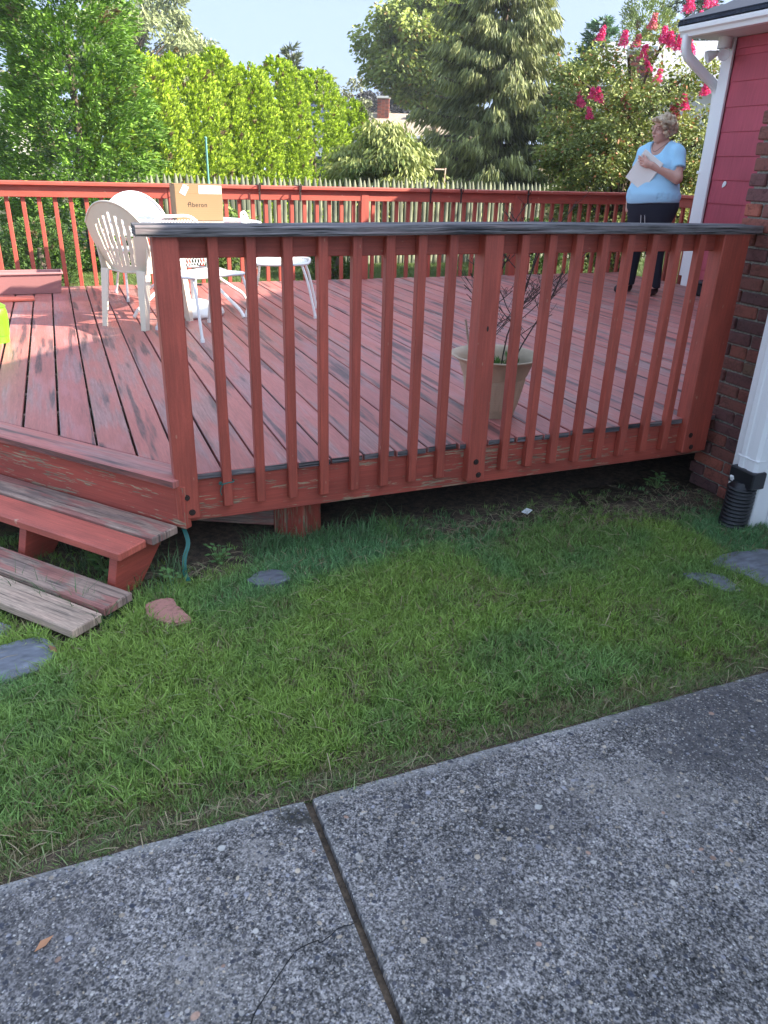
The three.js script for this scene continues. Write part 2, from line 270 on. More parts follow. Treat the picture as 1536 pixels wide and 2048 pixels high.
// ---------- railings ----------
const bevelBaluster = (h, u, v) => cbox(0.038, h, 0.038, 0.0025, 1, u, v, (x, y, z) => [x, y < 0 ? y + (0.019 - z) * -0.25 + 0.004 : y, z]);
function bolt(parent, x, y, z) { const g = new THREE.CylinderGeometry(0.009, 0.010, 0.006, 10); g.rotateX(Math.PI / 2); const w = new THREE.CylinderGeometry(0.014, 0.014, 0.003, 14); w.rotateX(Math.PI / 2); w.translate(0, 0, -0.003); part(parent, 'bolt', mergeGeometries([g, w]), M.screw, [x, y, z]); }
const front = thing('deck_railing', 'red railing with grey weathered cap beside the lawn, ending at the brick wall', 'railing', [0, D, 0]);
{
  const r = rng(21);
  const capWarp = (x, y, z) => [x + (x < -1.4 ? 0.006 * Math.sin(z * 60) : 0), y + 0.003 * Math.sin(x * 2.3 + 1) - 0.004 * Math.abs(z) * 8 * (y > 0 ? 1 : 0.2), z + 0.003 * Math.sin(x * 3.1)];
  let cap = cbox(2.875, 0.038, 0.145, 0.007, 0, 0.0, 0.05); { // enough lengths to let the plank bow
    const parts = []; const n = 24, l = 2.875 / n; for (let i = 0; i < n; i++) { const x0 = -2.875 / 2 + i * l; const seg = []; }
    const mb = new MB(), prof = [[-0.072, -0.017], [-0.0725, 0.013], [-0.066, 0.019], [-0.03, 0.0165], [0.03, 0.0165], [0.066, 0.0185], [0.0725, 0.012], [0.072, -0.006], [0.0735, -0.012], [0.069, -0.019], [-0.068, -0.019]];
    let acc = [0]; for (let k = 1; k <= prof.length; k++) { const a = prof[k - 1], b = prof[k % prof.length]; acc.push(acc[k - 1] + Math.hypot(a[0] - b[0], a[1] - b[1])); }
    const at = (i, k) => { const x = -2.875 / 2 + i * l, p = prof[k % prof.length], j = 1 + 0.05 * (vnoise(i * 0.9, k * 1.7, 5) - 0.5) * 2; return [x, p[1] * j + 0.0035 * Math.sin(x * 2.3 + 1) + 0.0015 * (vnoise(i * 0.7, k, 8) - 0.5), p[0] + 0.003 * Math.sin(x * 3.1) + 0.003 * (vnoise(i * 0.8, k * 0.6, 3) - 0.5)]; };
    for (let i = 0; i < n; i++) for (let k = 0; k < prof.length; k++) { const u0 = i * l, u1 = (i + 1) * l; mb.quad(at(i, k), at(i + 1, k), at(i + 1, k + 1), at(i, k + 1), [u0, acc[k]], [u1, acc[k]], [u1, acc[k + 1]], [u0, acc[k + 1]]); }
    for (const e of [0, n]) for (let k = 1; k < prof.length - 1; k++) { const t = [at(e, 0), at(e, k), at(e, k + 1)]; const uv = [0, k, k + 1].map((q) => [0.5 + prof[q][0], prof[q][1]]); if (e) mb.tri(t[0], t[2], t[1], uv[0], uv[2], uv[1]); else mb.tri(t[0], t[1], t[2], ...uv); }
    cap = mb.geo();
  }
  part(front, 'cap_rail', cap, M.cap, [0.208 + 2.875 / 2, 0.934, 0.0]);
  part(front, 'top_rail', cbox(2.66, 0.082, 0.036, 0.003, 0, 0.4, 0.1), M.rail[1], [0.31 + 1.33, 0.8735, -0.0205]);
  for (const [x0, x1, u] of [[0.263, 0.353, 0.1], [1.59, 1.679, 0.9], [2.87, 3.03, 1.7]]) {
    part(front, 'post', cbox(x1 - x0, 1.096, 0.089, 0.004, 1, u, u * 0.3), M.rail[0], [(x0 + x1) / 2, -0.181 + 0.548, 0.0105]);
    const xc = x0 + 0.045; bolt(front, xc - 0.006, -0.085, 0.0575); bolt(front, xc + 0.012, -0.152, 0.0575);
  }
  const bal = (x) => part(front, 'baluster', bevelBaluster(1.071 + rr(-0.006, 0.004, r), rr(0, 1, r), rr(0, 1, r)), M.rail[(r() * 3) | 0], [x + 0.019, -0.157 + 0.5355 + rr(-0.003, 0.003, r), 0.0195]);
  for (let i = 0; i < 8; i++) bal(0.4554 + 0.14 * i);
  for (let i = 0; i < 8; i++) bal(1.7746 + 0.138 * i);
  // a knot in the middle post
  const kn = new THREE.SphereGeometry(0.008, 10, 6); kn.scale(0.7, 1.6, 0.25); part(front, 'knot', kn, M.screw, [1.632, 0.53, 0.0545]);
}
function longRail(name, label, x0, x1, z, posts, side, turn) {
  const t = thing(name, label, 'railing', [0, D, 0]);
  const r = rng(31 + Math.round(x1 * 10)), L = x1 - x0, xc = (x0 + x1) / 2;
  const nc = 3; for (let i = 0; i < nc; i++) { const l = L / nc; part(t, 'cap_rail', cbox(l - 0.004, 0.036, 0.14, 0.006, 0, i * 1.3, 0.1 * i), M.capred, [x0 + l * (i + 0.5), 0.934, z]); }
  const ps = [...posts]; for (const p of ps) part(t, 'post', cbox(0.089, 1.06, 0.089, 0.004, 1, rr(0, 1, r), rr(0, 1, r)), M.rail[0], [p, 0.386, z - 0.012]);
  for (let i = 0; i + 1 < ps.length; i++) { // rails butt against the posts
    const a = ps[i] + 0.0445, b = ps[i + 1] - 0.0445; part(t, 'top_rail', cbox(b - a, 0.1, 0.036, 0.003, 0, i * 0.7, 0.2), M.rail[2], [(a + b) / 2, 0.865, z + 0.008]);
    const n = Math.round((b - a) / 0.14), s = (b - a) / n;
    for (let k = 0; k < n; k++) if (k > 0 || true) { const x = a + s * (k + 0.5); part(t, 'baluster', cbox(0.038, 1.0, 0.038, 0.003, 1, rr(0, 1, r), rr(0, 1, r)), M.rail[(r() * 3) | 0], [x, 0.412, z - 0.03]); }
  }
  return t;
}
M.capred = std({ map: railMap, bumpMap: railBump, bumpScale: 0.001, roughness: 0.62, color: lin(1.05, 1.05, 1.05) });
const farRail = longRail('deck_railing', 'long red railing along the back edge of the deck, pickets of the fence behind it', -1.2, 6.95, -5.35, [-1.1, 1.07, 3.10, 5.02, 6.86]);
{ // dark iron hooks hung over the cap
  const hk = (x) => { const h = thing('rail_hook', 'dark iron plant hook clipped over the back railing cap', 'hook', [x, D, -5.35], 0, 'hooks on the back railing');
    part(h, 'bracket', mergeGeometries([cbox(0.02, 0.006, 0.16, 0.001).translate(0, 0.957, 0), cbox(0.02, 0.15, 0.006, 0.001).translate(0, 0.88, 0.077)]), M.iron);
    part(h, 'hook_arm', tube([[0, 0.955, 0.07], [0.0, 0.975, 0.1], [0, 0.96, 0.13], [0, 0.93, 0.12], [0.0, 0.90, 0.085]], 0.005, 16, 6), M.iron); return h; };
  M.iron = std({ color: lin(0.06, 0.035, 0.03), roughness: 0.6, metalness: 0.6 });
  for (const x of [1.16, 1.93, 2.36, 3.86, 4.24, 5.12]) hk(x);
}
{ // short return railing between the back corner and the house
  const t = thing('deck_railing', 'short red railing closing the gap between the back corner and the siding', 'railing', [0, D, 0]);
  const r = rng(77), z0 = -5.28, z1 = -4.25, x = 6.93;
  part(t, 'cap_rail', cbox(0.14, 0.036, z1 - z0, 0.006, 2), M.capred, [x, 0.934, (z0 + z1) / 2]);
  part(t, 'top_rail', cbox(0.036, 0.1, z1 - z0, 0.003, 2), M.rail[1], [x, 0.865, (z0 + z1) / 2]);
  for (let i = 0; i < 7; i++) part(t, 'baluster', cbox(0.038, 1.0, 0.038, 0.003, 1, rr(0, 1, r), rr(0, 1, r)), M.rail[0], [x + 0.037, 0.412, z0 + 0.12 + i * 0.14]);
  part(t, 'post', cbox(0.089, 1.06, 0.089, 0.004, 1), M.rail[0], [x, 0.386, z1 - 0.05]);
}

// ---------- the house ----------
const house = thing('house', 'house with worn brick corner, rose red lap siding and white trim beside the deck', 'house');
{
  const r = rng(41);
  // brick wing: gabled volume whose roof shades lawn and deck
  const s = new THREE.Shape(); s.moveTo(3.116, -0.2); s.lineTo(3.116, 2.62); s.lineTo(11.35, 6.20); s.lineTo(19.6, 2.62); s.lineTo(19.6, -0.2); s.closePath();
  const wall = new THREE.ExtrudeGeometry(s, { depth: 9.3, bevelEnabled: false }); part(house, 'wall', plainUv(wall), M.mortar, [0, 0, -0.072]);
  // lap bond bricks on the corner that shows between siding and white casing
  const bh = 0.057, cp = 0.0672, bl = 0.2, jt = 0.0105;
  for (let c = 0; c < 39; c++) {
    const y = 0.004 + c * cp + bh / 2; let z = -0.088 + rr(-0.012, 0.010, r), first = c % 2 ? 0.095 : bl;
    for (let k = 0; z < 0.60; k++) {
      const l = (k === 0 ? first : (r() < 0.2 ? 0.097 : bl)) + rr(-0.004, 0.004, r);
      const g = cbox(0.06, bh + rr(-0.003, 0.003, r), l, 0.006, 2, rr(0, 1, r), rr(0, 1, r), (a, b, q) => [a + (a < 0 ? 0.004 * (vnoise(q * 30 + c * 7, b * 40 + k, 3) - 0.5) : 0), b, q]);
      part(house, 'brick', g, M.bricks[[0, 1, 2, 0, 3, 4, 0, 1, 2, 5, 0, 1][(r() * 12) | 0]], [3.13 + rr(-0.003, 0.003, r), y, z + l / 2], [0, rr(-0.012, 0.012, r), 0]);
      z += l + jt;
    }
  }
  // white corner casing and the white panels beside it
  part(house, 'casing', cbox(0.155, 2.72, 0.19, 0.006, 1), M.white, [3.025, 1.34, 0.415]);
  part(house, 'casing', cbox(0.05, 2.72, 8.4, 0.004, 2), M.white, [3.07, 1.34, 0.512 + 4.2]);
  // wing roof: two slabs, ridge along the wall
  const slab = (xa, ya, xb, yb, za, zb, th, name) => { const q = new THREE.Shape(); q.moveTo(xa, ya); q.lineTo(xb, yb); q.lineTo(xb, yb - th); q.lineTo(xa, ya - th); q.closePath(); const g = new THREE.ExtrudeGeometry(q, { depth: zb - za, bevelEnabled: false }); part(house, name, plainUv(g), M.shingle, [0, 0, za]); };
  slab(2.78, D + 2.27, 11.35, D + 5.98, -0.1, 9.3, 0.14, 'roof_slope'); slab(11.35, D + 5.98, 19.9, D + 2.27, -0.1, 9.3, 0.14, 'roof_slope');
  part(house, 'gutter', cbox(0.16, 0.25, 9.42, 0.02, 2), M.white, [2.74, D + 2.38, 4.6]);  // wing gutter added out of view, raised so its shadow covers the corner post
  // rear volume with lap siding
  part(house, 'wall', plainUv(new THREE.BoxGeometry(9.33, D + 2.5, 4.09)), M.siding, [6.668 + 4.665, (D + 2.5) / 2, -2.125]);
  const sb = cbox(0.012, 0.255, 3.93, 0.002, 2);
  for (let i = 0; i < 11; i++) part(house, 'siding_board', cbox(0.012, 0.255, 3.91, 0.002, 2, rr(0, 3, r), rr(0, 1, r)), M.siding, [6.652, D + 0.095 + i * 0.232, -2.08], [0, 0, -0.045]);
  part(house, 'corner_trim', cbox(0.03, 2.49, 0.14, 0.004, 1), M.white, [6.628, D + 1.245, -4.118]);
  part(house, 'corner_trim', cbox(0.11, 2.49, 0.025, 0.004, 1), M.white, [6.70, D + 1.245, -4.20]);
  part(house, 'frieze_board', cbox(0.02, 0.1, 3.9, 0.003, 2), M.siding, [6.636, D + 2.40, -2.07]);
  // soffit, fascia and gutter of the rear roof
  part(house, 'soffit', cbox(0.44, 0.014, 4.2, 0.002, 2), M.soffit, [6.43, D + 2.462, -2.22]);
  part(house, 'eave_board', cbox(0.02, 0.13, 4.24, 0.002, 2), M.white, [6.268, D + 2.53, -2.24]);
  const gp = new THREE.Shape(); gp.moveTo(0.055, 0); gp.lineTo(-0.015, 0); gp.lineTo(-0.022, 0.02); gp.lineTo(-0.03, 0.035); gp.lineTo(-0.052, 0.05); gp.lineTo(-0.055, 0.075); gp.lineTo(-0.055, 0.105); gp.lineTo(-0.045, 0.105); gp.lineTo(-0.045, 0.06); gp.lineTo(-0.012, 0.012); gp.lineTo(0.045, 0.008); gp.lineTo(0.045, 0.11); gp.lineTo(0.055, 0.11); gp.closePath();
  const gg = new THREE.ExtrudeGeometry(gp, { depth: 4.05, bevelEnabled: false }); part(house, 'gutter', gg, M.white, [6.2, D + 2.452, -4.36]);
  const ge = new THREE.Shape(); ge.moveTo(0.055, 0); ge.lineTo(-0.015, 0); ge.lineTo(-0.03, 0.035); ge.lineTo(-0.055, 0.06); ge.lineTo(-0.055, 0.105); ge.lineTo(0.055, 0.105); ge.closePath(); part(house, 'gutter_end', new THREE.ExtrudeGeometry(ge, { depth: 0.004, bevelEnabled: false }), M.white, [6.2, D + 2.452, -4.366]);
  { // hipped rear roof with a thick shingle edge
    const e = D + 2.59, A = [6.145, e, -4.385], B = [6.145, e, -0.16], C = [10.37, e + 1.834, -0.16], E = [16.3, e, -4.385], F = [12.075, e + 1.834, -0.16], G = [16.3, e, -0.16], dn = (p) => [p[0], p[1] - 0.045, p[2]];
    const mb = new MB(), P = (...q) => { const uv = (p) => [p[0] * 0.7, p[2] * 0.7 + p[1] * 0.3]; for (let i = 1; i + 1 < q.length; i++) { mb.tri(q[0], q[i], q[i + 1], uv(q[0]), uv(q[i]), uv(q[i + 1])); } };
    P(A, B, C); P(A, C, F, E); P(E, F, G); P(B, G, F, C); P(dn(A), dn(E), dn(G), dn(B)); P(A, dn(A), dn(B), B); P(E, dn(E), dn(A), A); P(G, dn(G), dn(E), E); P(B, dn(B), dn(G), G);
    part(house, 'roof_slope', mb.geo(), M.shingle);
    const rows = []; for (let i = 0; i < 9; i++) { const k = i * 0.14; rows.push(cbox(0.17, 0.012, 4.2 - k, 0.004, 2, i * 0.3, 0).rotateZ(0.41).translate(6.215 + k, e + 0.038 + k * 0.434, -2.27 + k / 2)); } rows.forEach((g, i) => part(house, 'shingle_course', g, M.shingle));
  }
}
{ // downspout that leaves the gutter end, bends back to the corner
  const t = thing('downspout', 'white downspout elbow bending from the gutter end back to the corner trim', 'downspout');
  const mb = new MB(), pts = [[6.21, D + 2.47, -4.29], [6.21, D + 2.42, -4.29], [6.213, D + 2.365, -4.288], [6.23, D + 2.315, -4.285], [6.265, D + 2.275, -4.28], [6.34, D + 2.225, -4.275], [6.50, D + 2.13, -4.27], [6.62, D + 2.06, -4.262], [6.69, D + 2.0, -4.262], [6.71, D + 1.9, -4.262], [6.71, D + 0.1, -4.262]].map((p) => V(...p));
  const cv = new THREE.CatmullRomCurve3(pts, false, 'centripetal'), n = 120, ring = [];
  for (let i = 0; i <= n; i++) { const u = i / n, p = cv.getPointAt(u), t0 = cv.getTangentAt(u), side = V(0, 0, 1), up = side.clone().cross(t0).normalize(); const cr = u > 0.025 && u < 0.085 ? 1 + 0.06 * Math.sin(u * 1100) : 1;
    ring.push(Array.from({ length: 16 }, (_, k) => { const a = (k / 16) * 2 * Math.PI, c = Math.cos(a), s = Math.sin(a), q = 1 / Math.pow(Math.pow(Math.abs(c), 5) + Math.pow(Math.abs(s), 5), 0.2); return p.clone().addScaledVector(side, c * q * 0.036 * cr).addScaledVector(up, s * q * 0.044 * cr).toArray(); })); }
  for (let i = 0; i < n; i++) for (let k = 0; k < 16; k++) mb.quad(ring[i][k], ring[i][(k + 1) % 16], ring[i + 1][(k + 1) % 16], ring[i + 1][k]);
  part(t, 'pipe', mb.geo(true), M.white);
  part(t, 'strap', cbox(0.1, 0.03, 0.085, 0.003), M.white, [6.71, D + 1.2, -4.262]);
}
{ // twin flood lamp under the soffit
  const t = thing('flood_lamp', 'unlit white twin flood lamp under the soffit', 'lamp', [6.54, D + 2.455, -4.10]);
  const c = new THREE.CylinderGeometry(0.068, 0.068, 0.10, 24); part(t, 'base', c, M.soffit, [0.0, -0.05, 0]);
  for (const s of [-1, 1]) {
    const g = new THREE.LatheGeometry([[0, 0], [0.026, 0.002], [0.03, 0.03], [0.05, 0.075], [0.056, 0.115], [0.053, 0.118], [0.03, 0.11], [0, 0.104]].map((p) => new THREE.Vector2(...p)), 20);
    const h = part(t, 'lamp_head', g, M.soffit, [-0.03, -0.135, s * 0.04]); h.quaternion.setFromUnitVectors(V(0, 1, 0), (s > 0 ? V(-0.62, -0.35, 0.70) : V(-0.85, -0.35, -0.40)).normalize());
    part(t, 'arm', rod([0.01, -0.08, 0], [-0.03, -0.13, s * 0.04], 0.013), M.soffit);
  }
}
{ // downspout and corrugated drain at the casing
  const t = thing('downspout', 'fluted white downspout on the white casing beside the bricks', 'downspout');
  const prof = []; for (const [x, z] of [[2.945, 0.395], [2.905, 0.395], [2.89, 0.41], [2.89, 0.435], [2.895, 0.44], [2.895, 0.46], [2.89, 0.465], [2.89, 0.50], [2.905, 0.515], [2.945, 0.515]]) prof.push([x, z]);
  const s = new THREE.Shape(); prof.forEach((p, i) => (i ? s.lineTo(p[0], -p[1]) : s.moveTo(p[0], -p[1]))); s.closePath();
  const g = new THREE.ExtrudeGeometry(s, { depth: 2.35, bevelEnabled: false }); g.rotateX(-Math.PI / 2); part(t, 'pipe', g, M.white, [0, 0.255, 0]);
  part(t, 'seam_band', cbox(0.058, 0.008, 0.124, 0.002), M.white, [2.9165, 0.36, 0.455]);
  const d = thing('drain_pipe', 'black corrugated drain hose under the fluted downspout, standing in the grass', 'drain pipe');
  M.blackp = std({ color: lin(0.012, 0.013, 0.016), roughness: 0.42 });
  part(d, 'adapter', cbox(0.085, 0.085, 0.15, 0.006), M.blackp, [2.915, 0.262, 0.455]);
  part(d, 'collar', new THREE.CylinderGeometry(0.045, 0.066, 0.06, 24), M.blackp, [2.90, 0.21, 0.452]);
  const pf = []; const n = 13; for (let i = 0; i <= n * 6; i++) { const y = i / (n * 6), k = i % 6; pf.push(new THREE.Vector2(0.060 + (k === 2 || k === 3 || k === 4 ? 0.0075 : k === 1 || k === 5 ? 0.004 : 0), y * 0.24 - 0.025)); }
  const pg = new THREE.LatheGeometry(pf, 28), pp = pg.attributes.position; for (let i = 0; i < pp.count; i++) { const y = pp.getY(i), b = 1 - (y + 0.025) / 0.24; pp.setX(i, pp.getX(i) - 0.03 * b * b); pp.setZ(i, pp.getZ(i) + 0.012 * b); } pg.computeVertexNormals();
  part(d, 'corrugated_hose', pg, M.blackp, [2.90, 0, 0.452]);
  const tb = cbox(0.012, 0.03, 0.02, 0.003); part(d, 'label_tag', tb, M.white, [2.868, 0.245, 0.41], [0, 0, 0.4]).userData.label = 'small white tag';
}

// ---------- ground ----------
const soilMap = tex(1024, 1024, (x, y, o) => {
  const u = x / 1024, v = y / 1024, n = fbm(u * 60, v * 60, 4, 3, 60, 60), p = fbm(u * 9, v * 9, 4, 13, 9, 9), f = vnoise(u * 340, v * 340, 23, 340, 340);
  const g = sst(0.40, 0.62, p * 0.7 + n * 0.35), t = 0.55 + 0.6 * n + 0.35 * (f - 0.5);
  o[0] = mix(0.36, 0.27, g) * t; o[1] = mix(0.30, 0.35, g) * t; o[2] = mix(0.21, 0.15, g) * t;
}, { repeat: [0.8, 0.8] });
M.soil = std({ map: soilMap, bumpMap: soilMap, bumpScale: 0.012, roughness: 1 });
{ const g = new THREE.PlaneGeometry(500, 500, 2, 2); g.rotateX(-Math.PI / 2); plainUv(g); structure('lawn', g, M.soil); }
// bare earth along the slab edge, below the deck and by the bricks
const dirtMap = tex(512, 512, (x, y, o) => { const u = x / 512, v = y / 512, n = fbm(u * 40, v * 40, 4, 5, 40, 40), f = vnoise(u * 200, v * 200, 7, 200, 200), p = fbm(u * 6, v * 6, 3, 9, 6, 6), t = 0.5 + 0.65 * n + 0.3 * (f - 0.5) + 0.3 * (p - 0.5); o[0] = 0.37 * t; o[1] = 0.31 * t; o[2] = 0.25 * t; }, { repeat: [1.3, 1.3] });
M.dirt = std({ map: dirtMap, bumpMap: dirtMap, bumpScale: 0.01, roughness: 1 });
function patchGeo(cx, cz, rx, rz, seed, n = 40) { const mb = new MB(), at = (i) => { const a = (i % n) / n * 2 * Math.PI, k = 0.75 + 0.5 * fbm(Math.cos(a) * 2 + 5, Math.sin(a) * 2 + 5, 3, seed); return [cx + Math.cos(a) * rx * k, 0, cz + Math.sin(a) * rz * k]; }; for (let i = 0; i < n; i++) { const a = at(i), b = at(i + 1), c = [cx, 0, cz]; mb.tri(c, b, a, [c[0], c[2]], [b[0], b[2]], [a[0], a[2]]); } return mb.geo(); }
structure('bare_earth', mergeGeometries([patchGeo(2.0, -0.35, 2.3, 0.36, 3), patchGeo(2.75, 0.05, 0.5, 0.26, 9)]), M.dirt, [0, 0.004, 0]);
structure('bare_earth', patchGeo(0.25, -0.35, 0.55, 0.5, 8), M.dirt, [0, 0.008, 0]);
structure('bare_earth', (() => { const mb = new MB(); const n = 120; for (let i = 0; i < n; i++) { const x0 = -4 + i * 0.09, x1 = x0 + 0.09, w = (x) => 1.43 - 0.006 - 0.05 * Math.pow(fbm(x * 2.1, 3.3, 3, 5), 1.6) * (x > -0.3 && x < 0.5 ? 1.6 : 1); mb.quad([x0, 0, 1.45], [x1, 0, 1.45], [x1, 0, w(x1)], [x0, 0, w(x0)], [x0, 1.5], [x1, 1.5], [x1, w(x1)], [x0, w(x0)]); } return mb.geo(); })(), M.dirt, [0, 0.012, 0]);

// ---------- concrete path: cast slabs with exposed aggregate ----------
const SLX = 2.6, SLZ = 1.3;
function concrete(seed, marks) {             // 2048 x 1024 pixels for 2.6 m x 1.3 m, u to +x, v to +z
  const W = 2048, H = 1024, col = new Float32Array(W * H * 3), hg = new Float32Array(W * H), r = rng(seed), S = W / SLX;
  for (let y = 0; y < H; y++) for (let x = 0; x < W; x++) {
    const u = x / W * 2, v = y / H, k = y * W + x, wx = x / S, wz = y / S;
    const p = fbm(u * 5, v * 5, 4, seed), q = fbm(u * 22, v * 22, 3, seed + 5), n = vnoise(u * 420, v * 420, seed + 9), n2 = vnoise(u * 190, v * 190, seed + 19);
    let t = 0.40 + 0.20 * (p - 0.5) + 0.16 * (q - 0.5) + 0.40 * (n - 0.5) + 0.30 * (n2 - 0.5);
    let cr = t * 1.05, cg = t * 1.0, cb = t * 0.965;
    // trowelled margin: cement paste without stones, uneven inner outline
    const e = Math.min(wz, (marks.edge === 'b' ? wx : SLX - wx) + 0.03), band = sst(0.06, 0.012, e + 0.05 * (q - 0.5) + 0.03 * (n2 - 0.5)) * 0.75;
    cr = mix(cr, 0.60 + 0.16 * (n2 - 0.5), band); cg = mix(cg, 0.585 + 0.16 * (n2 - 0.5), band); cb = mix(cb, 0.565 + 0.16 * (n2 - 0.5), band);
    for (const [mx, mz, mr, amt, c] of marks.blots) { const d = Math.hypot(wx - mx, (wz - mz)) / mr; if (d < 1.7) { const m = amt * sst(1.15, 0.35, d + 1.3 * (fbm(wx * 30, wz * 30, 4, seed + 40) - 0.5)) * (c[3] ? sst(0.3, 0.55, n2) * 0.8 + 0.2 : 1); cr = mix(cr, c[0], m); cg = mix(cg, c[1], m); cb = mix(cb, c[2], m); } }
    col[k * 3] = cr; col[k * 3 + 1] = cg; col[k * 3 + 2] = cb; hg[k] = 0.42 + 0.25 * (n - 0.5) + 0.2 * (q - 0.5);
  }
  const stones = [[0.72, 0.69, 0.65], [0.62, 0.595, 0.57], [0.22, 0.215, 0.24], [0.17, 0.18, 0.22], [0.68, 0.61, 0.52], [0.57, 0.56, 0.58], [0.27, 0.26, 0.27], [0.80, 0.78, 0.74], [0.64, 0.50, 0.42]];
  const splat = (N, a, b, amt, pick) => { for (let i = 0; i < N; i++) {
    const cx = r() * W, cy = r() * H, ra = mix(a, b, Math.pow(r(), 2.2)), rb = ra * mix(0.55, 1, r()), th = r() * Math.PI, ct = Math.cos(th), st = Math.sin(th), c = stones[pick(r)], tv = mix(0.85, 1.15, r()), R = Math.ceil(ra + 1);
    for (let y = -R; y <= R; y++) for (let x = -R; x <= R; x++) { const X = Math.round(cx) + x, Y = Math.round(cy) + y; if (X < 0 || Y < 0 || X >= W || Y >= H) continue; const dx = X - cx, dy = Y - cy, d = Math.hypot((dx * ct + dy * st) / ra, (-dx * st + dy * ct) / rb); if (d > 1.15) continue; const m = amt * sst(1.15, 0.7, d), k = Y * W + X; for (let j = 0; j < 3; j++) col[k * 3 + j] = mix(col[k * 3 + j], c[j] * tv, m); hg[k] = mix(hg[k], 0.75 - 0.25 * d * d, m); }
  } };
  splat(42000, 1.1, 2.7, 0.7, (q) => (q() < 0.55 ? [0, 1, 5, 7, 4][(q() * 5) | 0] : [2, 3, 6][(q() * 3) | 0]));
  splat(6500, 2, 5.5, 0.75, (q) => [0, 1, 2, 3, 4, 5, 6, 2, 3][(q() * 9) | 0]);
  splat(230, 4, 9, 0.85, (q) => [0, 2, 3, 7, 8, 5, 4][(q() * 7) | 0]);
  for (const pts of marks.cracks) for (let i = 0; i + 1 < pts.length; i++) { const [ax, az] = pts[i], [bx, bz] = pts[i + 1], L = Math.hypot(bx - ax, bz - az), n = Math.ceil(L * S * 2); for (let s = 0; s < n; s++) { const t = s / n, j = (fbm((ax + t * L) * 30, az * 30, 3, 5) - 0.5) * 0.02; const X = Math.round((mix(ax, bx, t) + j) * S), Y = Math.round((mix(az, bz, t) - j) * S); for (const [a, b] of [[0, 0], [1, 0], [0, 1]]) { const k = (Y + b) * W + X + a; if (k < 0 || k >= W * H) continue; for (let q = 0; q < 3; q++) col[k * 3 + q] *= 0.45; hg[k] = 0.05; } } }
  const map = tex(W, H, (x, y, o) => { const k = (y * W + x) * 3; o[0] = col[k]; o[1] = col[k + 1]; o[2] = col[k + 2]; }), bump = tex(W, H, (x, y, o) => { o[0] = o[1] = o[2] = hg[y * W + x]; }, { srgb: false });
  return std({ map, bumpMap: bump, bumpScale: 0.0035, roughness: 0.88 });
}
const JX = 0.386, PZ = 1.440, dirtC = [0.17, 0.16, 0.13, 1], paleC = [0.56, 0.53, 0.50], darkC = [0.29, 0.275, 0.275];
M.slabA = concrete(71, { edge: 'a', blots: [[2.6 - 0.05, 0.055, 0.05, 0.9, dirtC], [1.9, 0.2, 0.22, 0.35, darkC], [2.25, 0.42, 0.14, 0.4, paleC], [2.02, 0.6, 0.2, 0.3, darkC], [2.43, 0.14, 0.06, 0.5, paleC]], cracks: [[[2.59, 0.40], [2.50, 0.415], [2.44, 0.425], [2.39, 0.465], [2.33, 0.52], [2.28, 0.60]]] });
M.slabB = concrete(72, { edge: 'b', blots: [[0.44, 0.29, 0.028, 1, dirtC], [0.40, 0.25, 0.016, 0.8, dirtC], [0.55, 0.165, 0.018, 0.6, dirtC], [0.95, 0.33, 0.16, 0.45, paleC], [0.78, 0.24, 0.12, 0.35, paleC], [1.35, 0.14, 0.34, 0.62, darkC], [1.75, 0.28, 0.4, 0.55, darkC], [1.12, 0.23, 0.12, 0.45, darkC], [0.6, 0.3, 0.12, 0.25, darkC], [0.25, 0.45, 0.2, 0.25, darkC]], cracks: [] });
{
  const path = new THREE.Group(); path.name = 'concrete_path'; path.userData = { kind: 'structure' }; scene.add(path);
  const slab = (x0, z0, m, fx, fz) => { // softened edge, uv 0..1 over the top
    const g = new THREE.BoxGeometry(SLX - 0.012, 0.12, SLZ - 0.008, 90, 3, 44), p = g.attributes.position, uv = g.attributes.uv, r = rng(5 + x0 * 10 + z0);
    for (let i = 0; i < p.count; i++) {
      let x = p.getX(i), y = p.getY(i), z = p.getZ(i); const ex = SLX / 2 - 0.006 - Math.abs(x), ez = SLZ / 2 - 0.004 - Math.abs(z), e = Math.min(ex, ez);
      const wob = 0.006 * (fbm((x + x0) * 14, (z + z0) * 14, 3, 7) - 0.5);
      if (y > 0.05) { if (ex < 1e-6) x -= Math.sign(x) * (0.006 + wob), y -= 0.003; if (ez < 1e-6) z -= Math.sign(z) * (0.006 + wob), y -= 0.004; } else { if (ez < 1e-6) z -= Math.sign(z) * wob; }
      p.setXYZ(i, x, y, z); let u = x / SLX + 0.5, v = z / SLZ + 0.5; uv.setXY(i, fx ? 1 - u : u, fz ? 1 - v : v);
    }
    g.computeVertexNormals(); part(path, 'slab', g, m, [x0 + SLX / 2, 0.02 - 0.06, z0 + SLZ / 2]);
  };
  slab(JX - SLX, PZ, M.slabA, false, false); slab(JX, PZ, M.slabB, false, false); slab(JX - SLX, PZ + SLZ, M.slabA, false, true); slab(JX, PZ + SLZ, M.slabB, false, true);
  slab(JX - 2 * SLX, PZ, M.slabB, true, false);
  part(path, 'joint_filler', cbox(0.03, 0.05, 2.6, 0.004, 2), M.dirt, [JX, -0.024, PZ + 1.3]);
}
